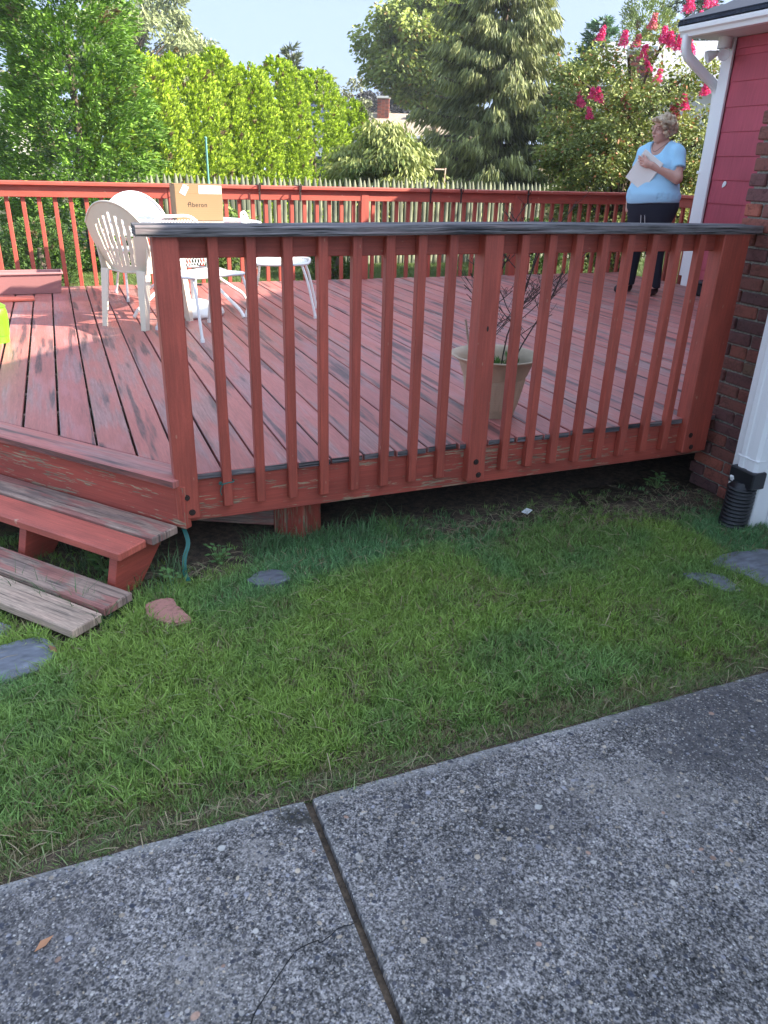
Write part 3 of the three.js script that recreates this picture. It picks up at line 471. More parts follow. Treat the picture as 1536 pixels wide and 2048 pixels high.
// ---------- stepping stones, a brick, litter ----------
const stoneMap = tex(512, 512, (x, y, o) => { const u = x / 512, v = y / 512, n = fbm(u * 14, v * 30, 4, 3, 14, 30), p = fbm(u * 5, v * 5, 3, 8, 5, 5), t = 0.8 + 0.4 * (n - 0.5) + 0.3 * (p - 0.5); o[0] = 0.52 * t; o[1] = 0.535 * t; o[2] = 0.57 * t; }, { repeat: [2, 2] });
M.slate = std({ map: stoneMap, bumpMap: stoneMap, bumpScale: 0.004, roughness: 0.62 });
function stoneGeo(pts, th, seed) { // slab with an uneven outline
  const s = new THREE.Shape(), c = new THREE.CatmullRomCurve3(pts.map((p) => V(p[0], 0, p[1])), true, 'catmullrom', 0.25).getPoints(46);
  c.forEach((p, i) => { const a = p.x + 0.010 * (vnoise(i * 0.9, 3, seed) - 0.5), b = p.z + 0.010 * (vnoise(i * 0.9, 9, seed) - 0.5); i ? s.lineTo(a, -b) : s.moveTo(a, -b); });
  const g = new THREE.ExtrudeGeometry(s, { depth: th, bevelEnabled: true, bevelSize: 0.006, bevelThickness: 0.004, bevelSegments: 2 }); g.rotateX(-Math.PI / 2); return plainUv(g);
}
const STONES = [
  ['broad blue grey slate stepping stone in the grass before the steps', [[-0.52, 0.42], [-0.40, 0.40], [-0.31, 0.385], [-0.255, 0.44], [-0.235, 0.51], [-0.28, 0.57], [-0.34, 0.60], [-0.45, 0.61], [-0.55, 0.54]], 0.008],
  ['slate stepping stone half under the lowest step board', [[-0.78, 0.16], [-0.55, 0.13], [-0.40, 0.27], [-0.42, 0.33], [-0.60, 0.36], [-0.78, 0.30]], 0.006],
  ['small rounded slate stone in the grass below the railing', [[0.50, 0.235], [0.55, 0.19], [0.61, 0.18], [0.655, 0.225], [0.655, 0.275], [0.60, 0.295], [0.54, 0.285]], 0.010],
  ['narrow slate stone almost overgrown by grass near the drain hose', [[2.28, 0.79], [2.38, 0.82], [2.43, 0.88], [2.40, 0.985], [2.33, 0.94]], 0.004],
  ['large pale slate stepping stone beside the white casing', [[2.47, 0.75], [2.62, 0.71], [2.80, 0.74], [2.95, 0.82], [2.90, 1.0], [2.70, 1.06], [2.55, 1.02], [2.53, 0.88]], 0.006]];
for (const [l, pts, y] of STONES) { const cx = pts.reduce((a, p) => a + p[0], 0) / pts.length, cz = pts.reduce((a, p) => a + p[1], 0) / pts.length; single('stepping_stone', l, 'stone', stoneGeo(pts.map((p) => [p[0] - cx, p[1] - cz]), 0.03, 3 + cx * 9), M.slate, [cx, y - 0.018, cz]); }
single('loose_brick', 'loose red brick sunk in the grass by the steps', 'brick', stoneGeo([[-0.055, -0.075], [0.0, -0.09], [0.035, -0.075], [0.05, 0.0], [0.075, 0.085], [0.03, 0.095], [-0.02, 0.06], [-0.06, 0.0]], 0.04, 4), std({ map: brickMap, bumpMap: brickMap, bumpScale: 0.003, roughness: 0.9, color: lin(0.42, 0.19, 0.15) }), [0.148, -0.012, 0.372]);

// ---------- grass ----------
function tuft(seed, n, h0, h1, spread, lean) { // a clump of bent, tapering blades
  const mb = new MB(), r = rng(seed);
  for (let i = 0; i < n; i++) {
    const a = r() * 6.283, d = Math.sqrt(r()) * spread, x = Math.cos(a) * d, z = Math.sin(a) * d, h = mix(h0, h1, r()), w = mix(0.0013, 0.0022, r()), b = a + rr(-1.3, 1.3, r), L = lean * mix(0.25, 1.25, r()) * h, t = r() * 6.283, wx = Math.cos(t) * w, wz = Math.sin(t) * w, bx = Math.cos(b), bz = Math.sin(b);
    const p1 = [x + bx * L * 0.28, h * 0.55, z + bz * L * 0.28], p2 = [x + bx * L, h * mix(0.75, 1, r()), z + bz * L];
    mb.quad([x - wx, 0, z - wz], [x + wx, 0, z + wz], [p1[0] + wx * 0.85, p1[1], p1[2] + wz * 0.85], [p1[0] - wx * 0.85, p1[1], p1[2] - wz * 0.85]); mb.tri([p1[0] - wx * 0.85, p1[1], p1[2] - wz * 0.85], [p1[0] + wx * 0.85, p1[1], p1[2] + wz * 0.85], p2);
  }
  return mb.geo();
}
M.grass = new THREE.MeshPhysicalMaterial({ color: 0xffffff, roughness: 0.62, transmission: 0.25, thickness: 0, ior: 1.35, side: THREE.DoubleSide });
M.straw = std({ color: 0xffffff, roughness: 0.9, side: THREE.DoubleSide });
function inPoly(x, z, P) { let c = false; for (let i = 0, j = P.length - 1; i < P.length; j = i++) if ((P[i][1] > z) !== (P[j][1] > z) && x < (P[j][0] - P[i][0]) * (z - P[i][1]) / (P[j][1] - P[i][1]) + P[i][0]) c = !c; return c; }
const shrink = (P, k) => { const cx = P.reduce((a, p) => a + p[0], 0) / P.length, cz = P.reduce((a, p) => a + p[1], 0) / P.length; return P.map((p) => [cx + (p[0] - cx) * k, cz + (p[1] - cz) * k]); };
const STONEIN = STONES.map((s, i) => shrink(s[1], [0.97, 0.95, 0.92, 0.62, 0.86][i]));
const BRICKIN = [[0.09, 0.30], [0.15, 0.275], [0.19, 0.29], [0.205, 0.37], [0.225, 0.455], [0.18, 0.465], [0.13, 0.43], [0.085, 0.37]];
const stepN = (x, z) => -(x - P0[0]) * AZ + (z - P0[1]) * AX, stepT = (x, z) => (x - P0[0]) * AX + (z - P0[1]) * AZ;
{
  const lists = [[], [], [], [], []], r = rng(99), col = new THREE.Color(), straw = [];
  const N = 52000, bluish = (x, z) => fbm(x * 1.3 + 3, z * 1.6 + 9, 3, 201), yel = (x, z) => fbm(x * 2.4, z * 2.4, 3, 211), dryN = (x, z) => fbm(x * 3.1 + 5, z * 3.1, 4, 221);
  for (let i = 0; i < N; i++) {
    const x = -1.9 + r() * 4.95, z = -0.55 + r() * 1.99; let dens = 1;
    if (STONEIN.some((P) => inPoly(x, z, P)) || inPoly(x, z, BRICKIN)) continue;
    const n = stepN(x, z), t = stepT(x, z); if (t < 0.035 && n > 0.27 && n < 0.60 && r() < 0.985) continue;
    if (t < 0.0 && n < 0.27 && r() < 0.86) continue;
    const under = z < 0.02 && x > 0.2 ? sst(0.05, -0.22, z) : 0; if (r() < under * 1.02) continue;
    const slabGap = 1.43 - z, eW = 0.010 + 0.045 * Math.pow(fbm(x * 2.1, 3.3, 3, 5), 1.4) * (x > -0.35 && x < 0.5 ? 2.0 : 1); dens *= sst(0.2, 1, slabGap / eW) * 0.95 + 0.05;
    const dirtR = sst(1.2, 0.4, Math.hypot((x - 2.75) / 0.6, (z - 0.05) / 0.32)), dirtM = sst(0.32, 0.04, z + 0.08 * (dryN(x, z) - 0.5) * 4) * sst(1.0, 1.7, x), dirtC2 = sst(1.1, 0.4, Math.hypot((x - 0.36) / 0.32, (z + 0.02) / 0.22));
    const bare = Math.max(dirtR, dirtM * 0.85, dirtC2 * 0.92); if (r() < bare * 0.93) { if (r() < 0.30) straw.push([x, z, r()]); continue; }
    if (r() > dens) { if (r() < 0.22) straw.push([x, z, r()]); continue; }
    const fescue = sst(0.42, 0.64, bluish(x, z)), rye = sst(0.40, 0.66, yel(x, z)), dry = sst(0.56, 0.74, dryN(x, z));
    // lawn species: broad dark fescue, blue-green patches, fine yellow-green rye
    let c = [0.200, 0.320, 0.080]; c = c.map((q, k) => mix(q, [0.140, 0.310, 0.130][k], fescue * 0.8)); c = c.map((q, k) => mix(q, [0.310, 0.430, 0.070][k], rye * 0.6));
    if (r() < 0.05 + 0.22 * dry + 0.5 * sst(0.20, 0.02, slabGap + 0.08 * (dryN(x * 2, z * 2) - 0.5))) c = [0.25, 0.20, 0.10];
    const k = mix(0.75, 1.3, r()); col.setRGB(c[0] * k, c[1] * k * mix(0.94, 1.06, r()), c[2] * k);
    const s = mix(0.7, 1.15, r()) * (slabGap < 0.12 ? 0.75 : 1) * mix(0.8, 1.2, bluish(z * 2, x * 2)) * (bare > 0.3 ? 0.75 : 1) * (x > 1.6 ? 0.85 : 1);
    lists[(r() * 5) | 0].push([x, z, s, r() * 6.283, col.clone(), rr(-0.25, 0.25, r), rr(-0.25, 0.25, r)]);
  }
  for (let i = 0; i < 5200; i++) { // thin matted fringe hanging over the slab edge
    const x = -1.9 + r() * 4.9, gap = sst(0.55, 0.72, fbm(x * 3.1, 7.7, 3, 15)) * (x > -0.45 && x < 0.45 ? 0.9 : 0.45); if (r() < gap) continue; const z = 1.438 - 0.10 * r() * r(), dry = r() < 0.42, k = mix(0.7, 1.2, r()); col.setRGB((dry ? 0.30 : 0.18) * k, (dry ? 0.25 : 0.28) * k, (dry ? 0.14 : 0.08) * k);
    lists[(r() * 5) | 0].push([x, z, mix(0.4, 0.8, r()), r() * 6.283, col.clone(), rr(-0.6, 0.6, r), rr(-0.6, 0.6, r)]); }
  const lawn = new THREE.Group(); lawn.name = 'grass'; lawn.userData = { kind: 'stuff', label: 'short mown green grass between deck and concrete path', category: 'grass' }; scene.add(lawn);
  const geos = [tuft(1, 9, 0.026, 0.052, 0.016, 0.75), tuft(2, 9, 0.03, 0.056, 0.018, 0.6), tuft(3, 8, 0.022, 0.046, 0.016, 1.0), tuft(4, 10, 0.028, 0.05, 0.02, 0.8), tuft(5, 8, 0.03, 0.062, 0.016, 0.9)];
  const q = new THREE.Object3D();
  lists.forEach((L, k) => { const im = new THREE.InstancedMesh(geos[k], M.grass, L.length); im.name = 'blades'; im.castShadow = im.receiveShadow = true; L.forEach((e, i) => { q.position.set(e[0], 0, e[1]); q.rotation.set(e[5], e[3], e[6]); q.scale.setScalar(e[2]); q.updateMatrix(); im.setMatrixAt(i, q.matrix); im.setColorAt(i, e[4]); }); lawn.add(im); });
  // dry clippings and straw lying on the earth and on the turf
  for (let i = 0; i < 900; i++) straw.push([-1.2 + r() * 4.1, 0.0 + r() * 1.42, r()]);
  const sg = (() => { const mb = new MB(); mb.quad([-0.03, 0, -0.0009], [-0.005, 0.006, -0.0011], [-0.005, 0.006, 0.0011], [-0.03, 0, 0.0009]); mb.quad([-0.005, 0.006, -0.0011], [0.03, 0.001, -0.0006], [0.03, 0.001, 0.0006], [-0.005, 0.006, 0.0011]); return mb.geo(); })();
  const im = new THREE.InstancedMesh(sg, M.straw, straw.length); im.name = 'straw'; im.userData = { kind: 'stuff', label: 'dry straw coloured grass clippings lying on turf and earth', category: 'clippings' };
  straw.forEach((e, i) => { const on = r() ; q.position.set(e[0], e[1] > 0.05 && i > straw.length - 900 ? 0.018 + on * 0.018 : 0.014 + on * 0.01, e[1]); q.rotation.set(rr(-0.4, 0.4, r), r() * 6.283, rr(-0.3, 0.3, r)); q.scale.set(mix(0.45, 1.5, r()), 1, mix(0.8, 1.4, r())); q.updateMatrix(); im.setMatrixAt(i, q.matrix); const k = mix(0.7, 1.2, r()); col.setRGB(0.30 * k, 0.235 * k, 0.14 * k); if (r() < 0.25) col.setRGB(0.2 * k, 0.24 * k, 0.1 * k); im.setColorAt(i, col); });
  scene.add(im);
  // long seeding grass and weeds at the steps and below the rim
  const tall = tuft(8, 7, 0.09, 0.19, 0.02, 0.8), spots = []; for (let i = 0; i < 150; i++) { const w = r(); let x, z; if (w < 0.55) { x = 0.55 + r() * 0.8; z = -0.08 + r() * 0.16; } else if (w < 0.75) { const tt = -0.5 + r() * 0.52, nn = 0.43 + rr(-0.02, 0.02, r); x = P0[0] + AX * tt - AZ * nn; z = P0[1] + AZ * tt + AX * nn; } else { const tt = rr(-0.6, 0.1, r), nn = rr(-0.05, 0.25, r); x = P0[0] + AX * tt - AZ * nn; z = P0[1] + AZ * tt + AX * nn; } spots.push([x, z]); }
  const it = new THREE.InstancedMesh(tall, M.grass, spots.length); it.name = 'tall_blades'; spots.forEach((s, i) => { q.position.set(s[0], 0, s[1]); q.rotation.set(0, r() * 6.283, 0); q.scale.setScalar(mix(0.5, 1, r())); q.updateMatrix(); it.setMatrixAt(i, q.matrix); col.setRGB(0.10, mix(0.15, 0.22, r()), 0.07); it.setColorAt(i, col); }); lawn.add(it);
  // lawn beyond the deck, in the sun
  const far = new THREE.InstancedMesh(tuft(9, 12, 0.03, 0.06, 0.05, 0.8), M.grass, 26000); far.name = 'grass_001'; far.userData = { kind: 'stuff', label: 'sunlit lawn seen between deck and picket fence', category: 'grass' };
  for (let i = 0; i < 26000; i++) { q.position.set(-3 + r() * 15, 0, -5.5 - r() * 4.6); q.rotation.set(0, r() * 6.283, 0); q.scale.setScalar(mix(0.8, 1.4, r())); q.updateMatrix(); far.setMatrixAt(i, q.matrix); const k = mix(0.8, 1.2, r()); col.setRGB(0.12 * k, 0.17 * k, 0.035 * k); far.setColorAt(i, col); }
  scene.add(far);
}
{ // teal strap hanging by the steps, teal string on a baluster, leaf and clover
  M.teal = std({ color: lin(0.01, 0.14, 0.12), roughness: 0.5 });
  const mb = new MB(), cv = new THREE.CatmullRomCurve3([[0.28, 0.22, -0.12], [0.29, 0.17, -0.06], [0.30, 0.11, -0.01], [0.275, 0.06, 0.03], [0.265, 0.025, 0.09], [0.268, 0.022, 0.16]].map((p) => V(...p))), n = 30;
  for (let i = 0; i < n; i++) { const a = cv.getPoint(i / n), b = cv.getPoint((i + 1) / n), w = 0.009; for (const th of [0, 0.002]) mb.quad([a.x - w, a.y + th, a.z - th], [a.x + w, a.y + th, a.z - th], [b.x + w, b.y + th, b.z - th], [b.x - w, b.y + th, b.z - th]); }
  single('strap', 'flat teal strap trailing from below the deck into the grass', 'strap', mb.geo(), M.teal);
  const s = thing('string_tie', 'thin teal string knotted round a baluster foot near the steps', 'string', [0.4554, D, 0]);
  part(s, 'loop', tube([[-0.006, -0.055, 0.0], [-0.005, -0.05, 0.042], [0.02, -0.045, 0.044], [0.043, -0.045, 0.04], [0.044, -0.047, -0.002]], 0.0025, 24, 5), M.teal);
  part(s, 'loose_end', tube([[-0.005, -0.05, 0.042], [-0.018, -0.045, 0.046], [-0.012, -0.035, 0.05], [-0.004, -0.05, 0.046], [-0.014, -0.075, 0.047], [-0.01, -0.095, 0.05]], 0.002, 24, 5), M.teal);
  const lf = new MB(); lf.quad([-0.022, 0, 0], [0, 0.004, -0.009], [0.026, 0.001, 0], [0, 0.003, 0.009]); single('fallen_leaf', 'small dry orange leaf on the concrete', 'leaf', lf.geo(), std({ color: lin(0.42, 0.2, 0.1), side: THREE.DoubleSide }), [-0.276, 0.022, 1.651], [0, 0.6, 0]);
  single('fallen_leaf', 'curled brown leaf at the rim of the broad slate stone', 'leaf', lf.geo(), std({ color: lin(0.30, 0.14, 0.07), side: THREE.DoubleSide }), [-0.245, 0.032, 0.50], [0.3, 2.2, 0.1]);
  single('paper_scrap', 'pale scrap of litter in the shade under the deck rim', 'litter', cbox(0.05, 0.004, 0.035, 0.001), M.white, [1.98, 0.018, 0.0], [0.05, 0.5, 0.1]);
}

// ---------- plants ----------
class Leaves {                                        // leaf-sized rhombs, slightly folded, with a colour each
  constructor(n) { this.p = new Float32Array(n * 12); this.c = new Float32Array(n * 12); this.n = 0; this.cap = n; }
  add(x, y, z, dx, dy, dz, wx, wy, wz, len, wid, r, g, b) {
    if (this.n >= this.cap) return; let l = Math.hypot(dx, dy, dz) || 1; dx /= l; dy /= l; dz /= l;
    const k = wx * dx + wy * dy + wz * dz; wx -= k * dx; wy -= k * dy; wz -= k * dz; l = Math.hypot(wx, wy, wz) || 1; wx *= wid / 2 / l; wy *= wid / 2 / l; wz *= wid / 2 / l;
    const o = this.n * 12, P = this.p, m = len * 0.42;
    P[o] = x; P[o + 1] = y; P[o + 2] = z; P[o + 3] = x + dx * m + wx; P[o + 4] = y + dy * m + wy; P[o + 5] = z + dz * m + wz;
    P[o + 6] = x + dx * len; P[o + 7] = y + dy * len - len * 0.05; P[o + 8] = z + dz * len; P[o + 9] = x + dx * m - wx; P[o + 10] = y + dy * m - wy; P[o + 11] = z + dz * m - wz;
    for (let i = 0; i < 4; i++) { this.c[o + i * 3] = r; this.c[o + i * 3 + 1] = g; this.c[o + i * 3 + 2] = b; } this.n++;
  }
  geo() {
    const n = this.n, g = new THREE.BufferGeometry(), ix = new Uint32Array(n * 6); for (let i = 0; i < n; i++) ix.set([i * 4, i * 4 + 1, i * 4 + 2, i * 4, i * 4 + 2, i * 4 + 3], i * 6);
    g.setAttribute('position', new THREE.BufferAttribute(this.p.slice(0, n * 12), 3)); g.setAttribute('color', new THREE.BufferAttribute(this.c.slice(0, n * 12), 3)); g.setIndex(new THREE.BufferAttribute(ix, 1)); g.computeVertexNormals(); return g;
  }
}
M.leaf = new THREE.MeshPhysicalMaterial({ vertexColors: true, color: 0xffffff, roughness: 0.7, transmission: 0.3, thickness: 0, ior: 1.3, side: THREE.DoubleSide });
const barkMap = tex(256, 512, (x, y, o) => { const u = x / 256, v = y / 512, t = 0.6 + 0.8 * (fbm(u * 18, v * 6, 4, 3, 18, 6) - 0.3); o[0] = 0.42 * t; o[1] = 0.36 * t; o[2] = 0.30 * t; });
M.bark = std({ map: barkMap, bumpMap: barkMap, bumpScale: 0.02, roughness: 0.95 });
M.paleBark = std({ map: barkMap, bumpMap: barkMap, bumpScale: 0.01, roughness: 0.9, color: lin(2.2, 2.1, 2.0) });
const pick3 = (a, b, t) => [mix(a[0], b[0], t), mix(a[1], b[1], t), mix(a[2], b[2], t)];
// dense clipped-looking evergreen: upright sprays over a lobed surface
function evergreen(name, label, group, x, z, H, prof, o) {
  const t = thing(name, label, 'tree', [x, 0, z], 0, group), r = rng(o.seed), L = new Leaves(o.n);
  const trunk = rod([0, -0.1, 0], [0, H * 0.6, 0], 0.09, 0.03, 8); part(t, 'trunk', plainUv(trunk), M.bark);
  const per = o.per ?? 36, K = Math.ceil(o.n / per);                    // branch tips, each a tuft of small sprays
  for (let q = 0; q < K; q++) {
    let ty; do { ty = Math.pow(r(), o.bias ?? 0.9); } while (r() > prof(ty) / o.R + 0.12);
    const a = r() * 6.2832, ca = Math.cos(a), sa = Math.sin(a), lobe = fbm(a * 2.2 + 10, ty * H * 1.6, 3, o.seed), lump = noise3(ca * o.R * o.lf, ty * H * o.lf * 0.7, sa * o.R * o.lf, o.seed + 3);
    const dep = q % 4 === 0 ? mix(0.45, 0.82, r()) : 1 - 0.18 * Math.pow(r(), 1.6), rad = prof(ty) * (1 + o.lobe * (lobe - 0.5) + o.lobe * 1.1 * (lump - 0.5)) * dep, cy = ty * H * (1 + 0.03 * (lobe - 0.5));
    const dx = ca * o.out + rr(-0.35, 0.35, r), dy = o.up + rr(-0.3, 0.3, r), dz = sa * o.out + rr(-0.35, 0.35, r), cs = o.cs * mix(0.7, 1.3, r()), tone = r(), brown = r() < (o.brown ?? 0.02);
    for (let i = 0; i < per; i++) {
      const s = r(), w = cs * 0.55 * (1 - 0.6 * s), px = ca * rad + dx * s * cs + rr(-w, w, r), py = cy + dy * s * cs + rr(-w, w, r), pz = sa * rad + dz * s * cs + rr(-w, w, r);
      const c = pick3(o.c0, o.c1, clamp(0.45 * tone + 0.55 * r() + 0.3 * (s - 0.5))), k = mix(0.8, 1.2, r());
      L.add(px, py, pz, dx + rr(-0.55, 0.55, r), dy + rr(-0.5, 0.5, r), dz + rr(-0.55, 0.55, r), rr(-1, 1, r) - sa, rr(-0.6, 0.6, r), rr(-1, 1, r) + ca, o.len * mix(0.6, 1.25, r()), o.wid * mix(0.7, 1.3, r()), brown ? 0.19 : c[0] * k, brown ? 0.14 : c[1] * k, brown ? 0.06 : c[2] * k);
    }
  }
  part(t, 'crown', L.geo(), M.leaf);
  return t;
}
const globe = (R) => (t) => R * (t < 0.45 ? 0.80 + 0.44 * t : Math.sqrt(Math.max(0, 1 - Math.pow((t - 0.45) / 0.555, 2.3))));
const gold = { c0: [0.17, 0.27, 0.025], c1: [0.58, 0.72, 0.05], up: 0.85, out: 0.7, len: 0.066, wid: 0.034, cs: 0.06, per: 24, lf: 4.5, lobe: 0.10, bias: 0.9, brown: 0.03 };
const HEDGE = [[1.36, -11.5, 3.10, 0.92, 'first in the row, next to the feathery cypress'], [2.40, -12.9, 3.28, 0.84, 'second in the row from the feathery cypress'], [3.28, -14.2, 3.54, 0.62, 'narrow, third in the row from the feathery cypress'], [4.02, -14.6, 3.36, 0.66, 'fourth in the row from the feathery cypress'], [5.0, -15.9, 3.70, 0.74, 'fifth in the row, beside its broad neighbour'], [6.2, -17.1, 3.64, 0.86, 'broad, next to last in the row'], [7.55, -18.3, 3.16, 0.66, 'lowest and last in the row']];
HEDGE.forEach(([x, z, H, R, d], i) => evergreen('arborvitae', 'yellow green round topped arborvitae, ' + d, 'arborvitae row behind the fence', x, z, H, globe(R * 0.97), { ...gold, R: R * 0.97, n: 56000, seed: 500 + i }));
evergreen('cypress_tree', 'tall feathery green cypress standing before the picket fence', null, 0.48, -10.9, 5.6, (t) => 1.32 * Math.pow(Math.max(0, 1 - t), 0.62) * (0.9 + 0.1 * Math.min(1, t * 8)), { R: 1.3, n: 84000, seed: 601, c0: [0.065, 0.155, 0.02], c1: [0.27, 0.46, 0.05], up: 0.30, out: 0.95, len: 0.09, wid: 0.036, cs: 0.22, per: 44, lf: 3.4, lobe: 0.42, bias: 1.15, brown: 0.015 });
// clipped box balls and low shrubs behind the back railing
const ball = (R, H) => (t) => R * Math.sqrt(Math.max(0, 1 - Math.pow(Math.abs(t - 0.45) / 0.56, 2.4)));
for (const [x, z, R, H, l, s] of [[-0.28, -8.5, 0.50, 0.82, 'clipped box shrub with pale tips behind the railing beside the mauve trough', 611], [-1.1, -8.7, 0.45, 0.75, 'clipped dark box shrub behind the mauve trough', 614], [3.85, -8.5, 0.34, 0.78, 'dark green box shrub behind the middle of the back railing', 612], [7.3, -8.6, 0.58, 0.86, 'broad dark green box shrub in front of the pink flowering bush', 613]])
  evergreen('box_shrub', l, null, x, z, H, ball(R, H), { R, n: 12000, seed: s, c0: [0.04, 0.085, 0.02], c1: [0.14, 0.24, 0.035], up: 0.7, out: 0.8, len: 0.035, wid: 0.02, cs: 0.05, per: 20, lf: 7, lobe: 0.3 });
// open crowns: leaves in clusters set along limbs
function broadleaf(name, label, x, z, H, o) {
  const t = thing(name, label, o.cat ?? 'tree', [x, 0, z], 0, o.group), r = rng(o.seed), L = new Leaves(o.n), bark = o.bark ?? M.bark;
  const y0 = o.y0, cy = (y0 + H) / 2, ry = (H - y0) / 2, cl = [];
  const top = [o.lean ?? 0, H * 0.82, 0]; if (!o.stems) part(t, 'trunk', plainUv(tube([[0, -0.2, 0], [0.04 * H * 0.2, H * 0.25, 0.02 * H], [top[0] * 0.5, H * 0.5, 0], top], o.tr, 16, 7)), bark);
  const K = o.k, limbs = [];
  for (let i = 0; i < K; i++) {
    let ux, uy, uz; do { ux = rr(-1, 1, r); uy = rr(-1, 1, r); uz = rr(-1, 1, r); } while (ux * ux + uy * uy + uz * uz > 1 || (o.shape && !o.shape(ux, uy, uz)));
    const q = Math.pow(Math.hypot(ux, uy, uz), -0.35); ux *= q; uy *= q; uz *= q; const w = o.wide ? o.wide((uy + 1) / 2) : 1;
    const c = [ux * o.R * w + (o.lean ?? 0) * (uy + 1) / 2, cy + uy * ry, uz * o.R * w * 0.9]; cl.push([...c, o.cr * mix(0.6, 1.25, r())]);
    if (i % 3 === 0) limbs.push(tube([[0.0 + (o.lean ?? 0) * 0.3, Math.max(o.stems ? 0.05 : y0 * 0.7, c[1] - ry * 0.7), 0], [c[0] * 0.45, c[1] - ry * 0.22, c[2] * 0.45], c], o.tr * (o.stems ? 0.5 : 0.22), 8, 5));
  }
  if (limbs.length) part(t, 'limbs', plainUv(mergeGeometries(limbs)), bark);
  const per = Math.floor(o.n / K);
  for (const [cx, cyy, cz, cr] of cl) { const tone = r();
    for (let i = 0; i < per; i++) { let a = r() * 6.2832, v = rr(-1, 1, r), s = Math.sqrt(1 - v * v), d = cr * Math.pow(r(), 0.45); const px = cx + Math.cos(a) * s * d, py = cyy + v * d * (o.flat ?? 0.75), pz = cz + Math.sin(a) * s * d;
      const c = pick3(o.c0, o.c1, clamp(tone * 0.5 + 0.5 * r() + 0.25 * v)), k = mix(0.75, 1.25, r()), odd = r() < (o.oddP ?? 0) ? o.odd : null;
      L.add(px, py, pz, Math.cos(a) * s + rr(-0.6, 0.6, r), rr(-0.7, 0.5, r) - (o.droop ?? 0.2), Math.sin(a) * s + rr(-0.6, 0.6, r), rr(-1, 1, r), rr(-1, 1, r), rr(-1, 1, r), o.len * mix(0.7, 1.3, r()), o.wid * mix(0.7, 1.3, r()), (odd ?? c)[0] * k, (odd ?? c)[1] * k, (odd ?? c)[2] * k); } }
  part(t, 'crown', L.geo(), M.leaf); return t;
}
// conifers with whorled, drooping boughs
function spruce(name, label, x, z, H, R, o) {
  const t = thing(name, label, 'tree', [x, 0, z]), r = rng(o.seed), L = new Leaves(o.n);
  part(t, 'trunk', plainUv(rod([0, -0.2, 0], [0, H * 0.98, 0], R * 0.09, 0.015, 9)), M.bark);
  const boughs = [], lev = o.lev; let tot = 0; const B = [];
  for (let i = 0; i < lev; i++) { const f = (i + 0.5) / lev, y = mix(o.y0, H, Math.pow(f, 0.9)), len = R * Math.pow(1 - (y - o.y0) / (H - o.y0), o.pw ?? 0.8) + 0.05, nb = Math.max(4, Math.round(o.nb * (1 - 0.4 * f))); for (let k = 0; k < nb; k++) { const l = len * mix(0.72, 1.12, r()); B.push([y + rr(-0.5, 0.5, r) * H / lev, r() * 6.2832, l]); tot += l; } }
  for (const [y, a, l] of B) {
    const ca = Math.cos(a), sa = Math.sin(a), n = Math.max(4, Math.round(o.n * l / tot)), tone = r(), dr = o.dr * mix(0.7, 1.3, r());
    const bp = (s) => [ca * l * s, y + l * (0.22 * s - dr * s * s + 0.25 * Math.pow(s, 4)), sa * l * s];
    if (r() < 0.4) boughs.push(tube([bp(0), bp(0.35), bp(0.7), bp(1)], 0.012 + 0.01 * l, 6, 4));
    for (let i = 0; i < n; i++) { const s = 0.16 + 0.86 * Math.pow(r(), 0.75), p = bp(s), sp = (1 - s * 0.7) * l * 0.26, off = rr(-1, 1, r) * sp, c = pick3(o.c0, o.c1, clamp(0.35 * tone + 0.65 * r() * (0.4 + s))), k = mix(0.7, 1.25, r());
      L.add(p[0] - sa * off, p[1] + rr(-0.05, 0.05, r) * l, p[2] + ca * off, ca * 0.55 + rr(-0.4, 0.4, r) - sa * off * 1.2 / Math.max(0.2, l), o.hang + rr(-0.35, 0.35, r), sa * 0.55 + rr(-0.4, 0.4, r) + ca * off * 1.2 / Math.max(0.2, l), rr(-1, 1, r), rr(-0.5, 0.5, r), rr(-1, 1, r), o.len * mix(0.5, 1.3, r()), o.wid * mix(0.7, 1.3, r()), c[0] * k, c[1] * k, c[2] * k); }
  }
  part(t, 'boughs', plainUv(mergeGeometries(boughs)), M.bark).userData.kind = 'stuff'; part(t, 'crown', L.geo(), M.leaf); return t;
}
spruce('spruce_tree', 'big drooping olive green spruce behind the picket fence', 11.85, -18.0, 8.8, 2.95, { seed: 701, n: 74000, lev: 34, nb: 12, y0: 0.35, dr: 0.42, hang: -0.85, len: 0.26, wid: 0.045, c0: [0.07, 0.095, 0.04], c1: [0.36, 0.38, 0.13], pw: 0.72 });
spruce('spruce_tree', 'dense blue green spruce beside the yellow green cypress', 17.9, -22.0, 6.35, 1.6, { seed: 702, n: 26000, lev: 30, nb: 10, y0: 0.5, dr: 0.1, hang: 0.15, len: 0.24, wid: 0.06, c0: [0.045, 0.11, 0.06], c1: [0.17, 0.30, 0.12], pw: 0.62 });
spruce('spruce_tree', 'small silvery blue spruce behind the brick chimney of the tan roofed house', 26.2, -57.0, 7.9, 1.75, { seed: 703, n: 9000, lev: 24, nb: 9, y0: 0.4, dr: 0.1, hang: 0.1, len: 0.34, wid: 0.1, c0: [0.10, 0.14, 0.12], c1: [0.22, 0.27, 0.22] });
spruce('spruce_tree', 'pale grey green conifer tip above the arborvitae row', 12.9, -42.5, 7.35, 1.25, { seed: 704, n: 7000, lev: 22, nb: 8, y0: 0.5, dr: 0.05, hang: 0.35, len: 0.4, wid: 0.1, c0: [0.09, 0.12, 0.06], c1: [0.22, 0.25, 0.12], pw: 0.55 });
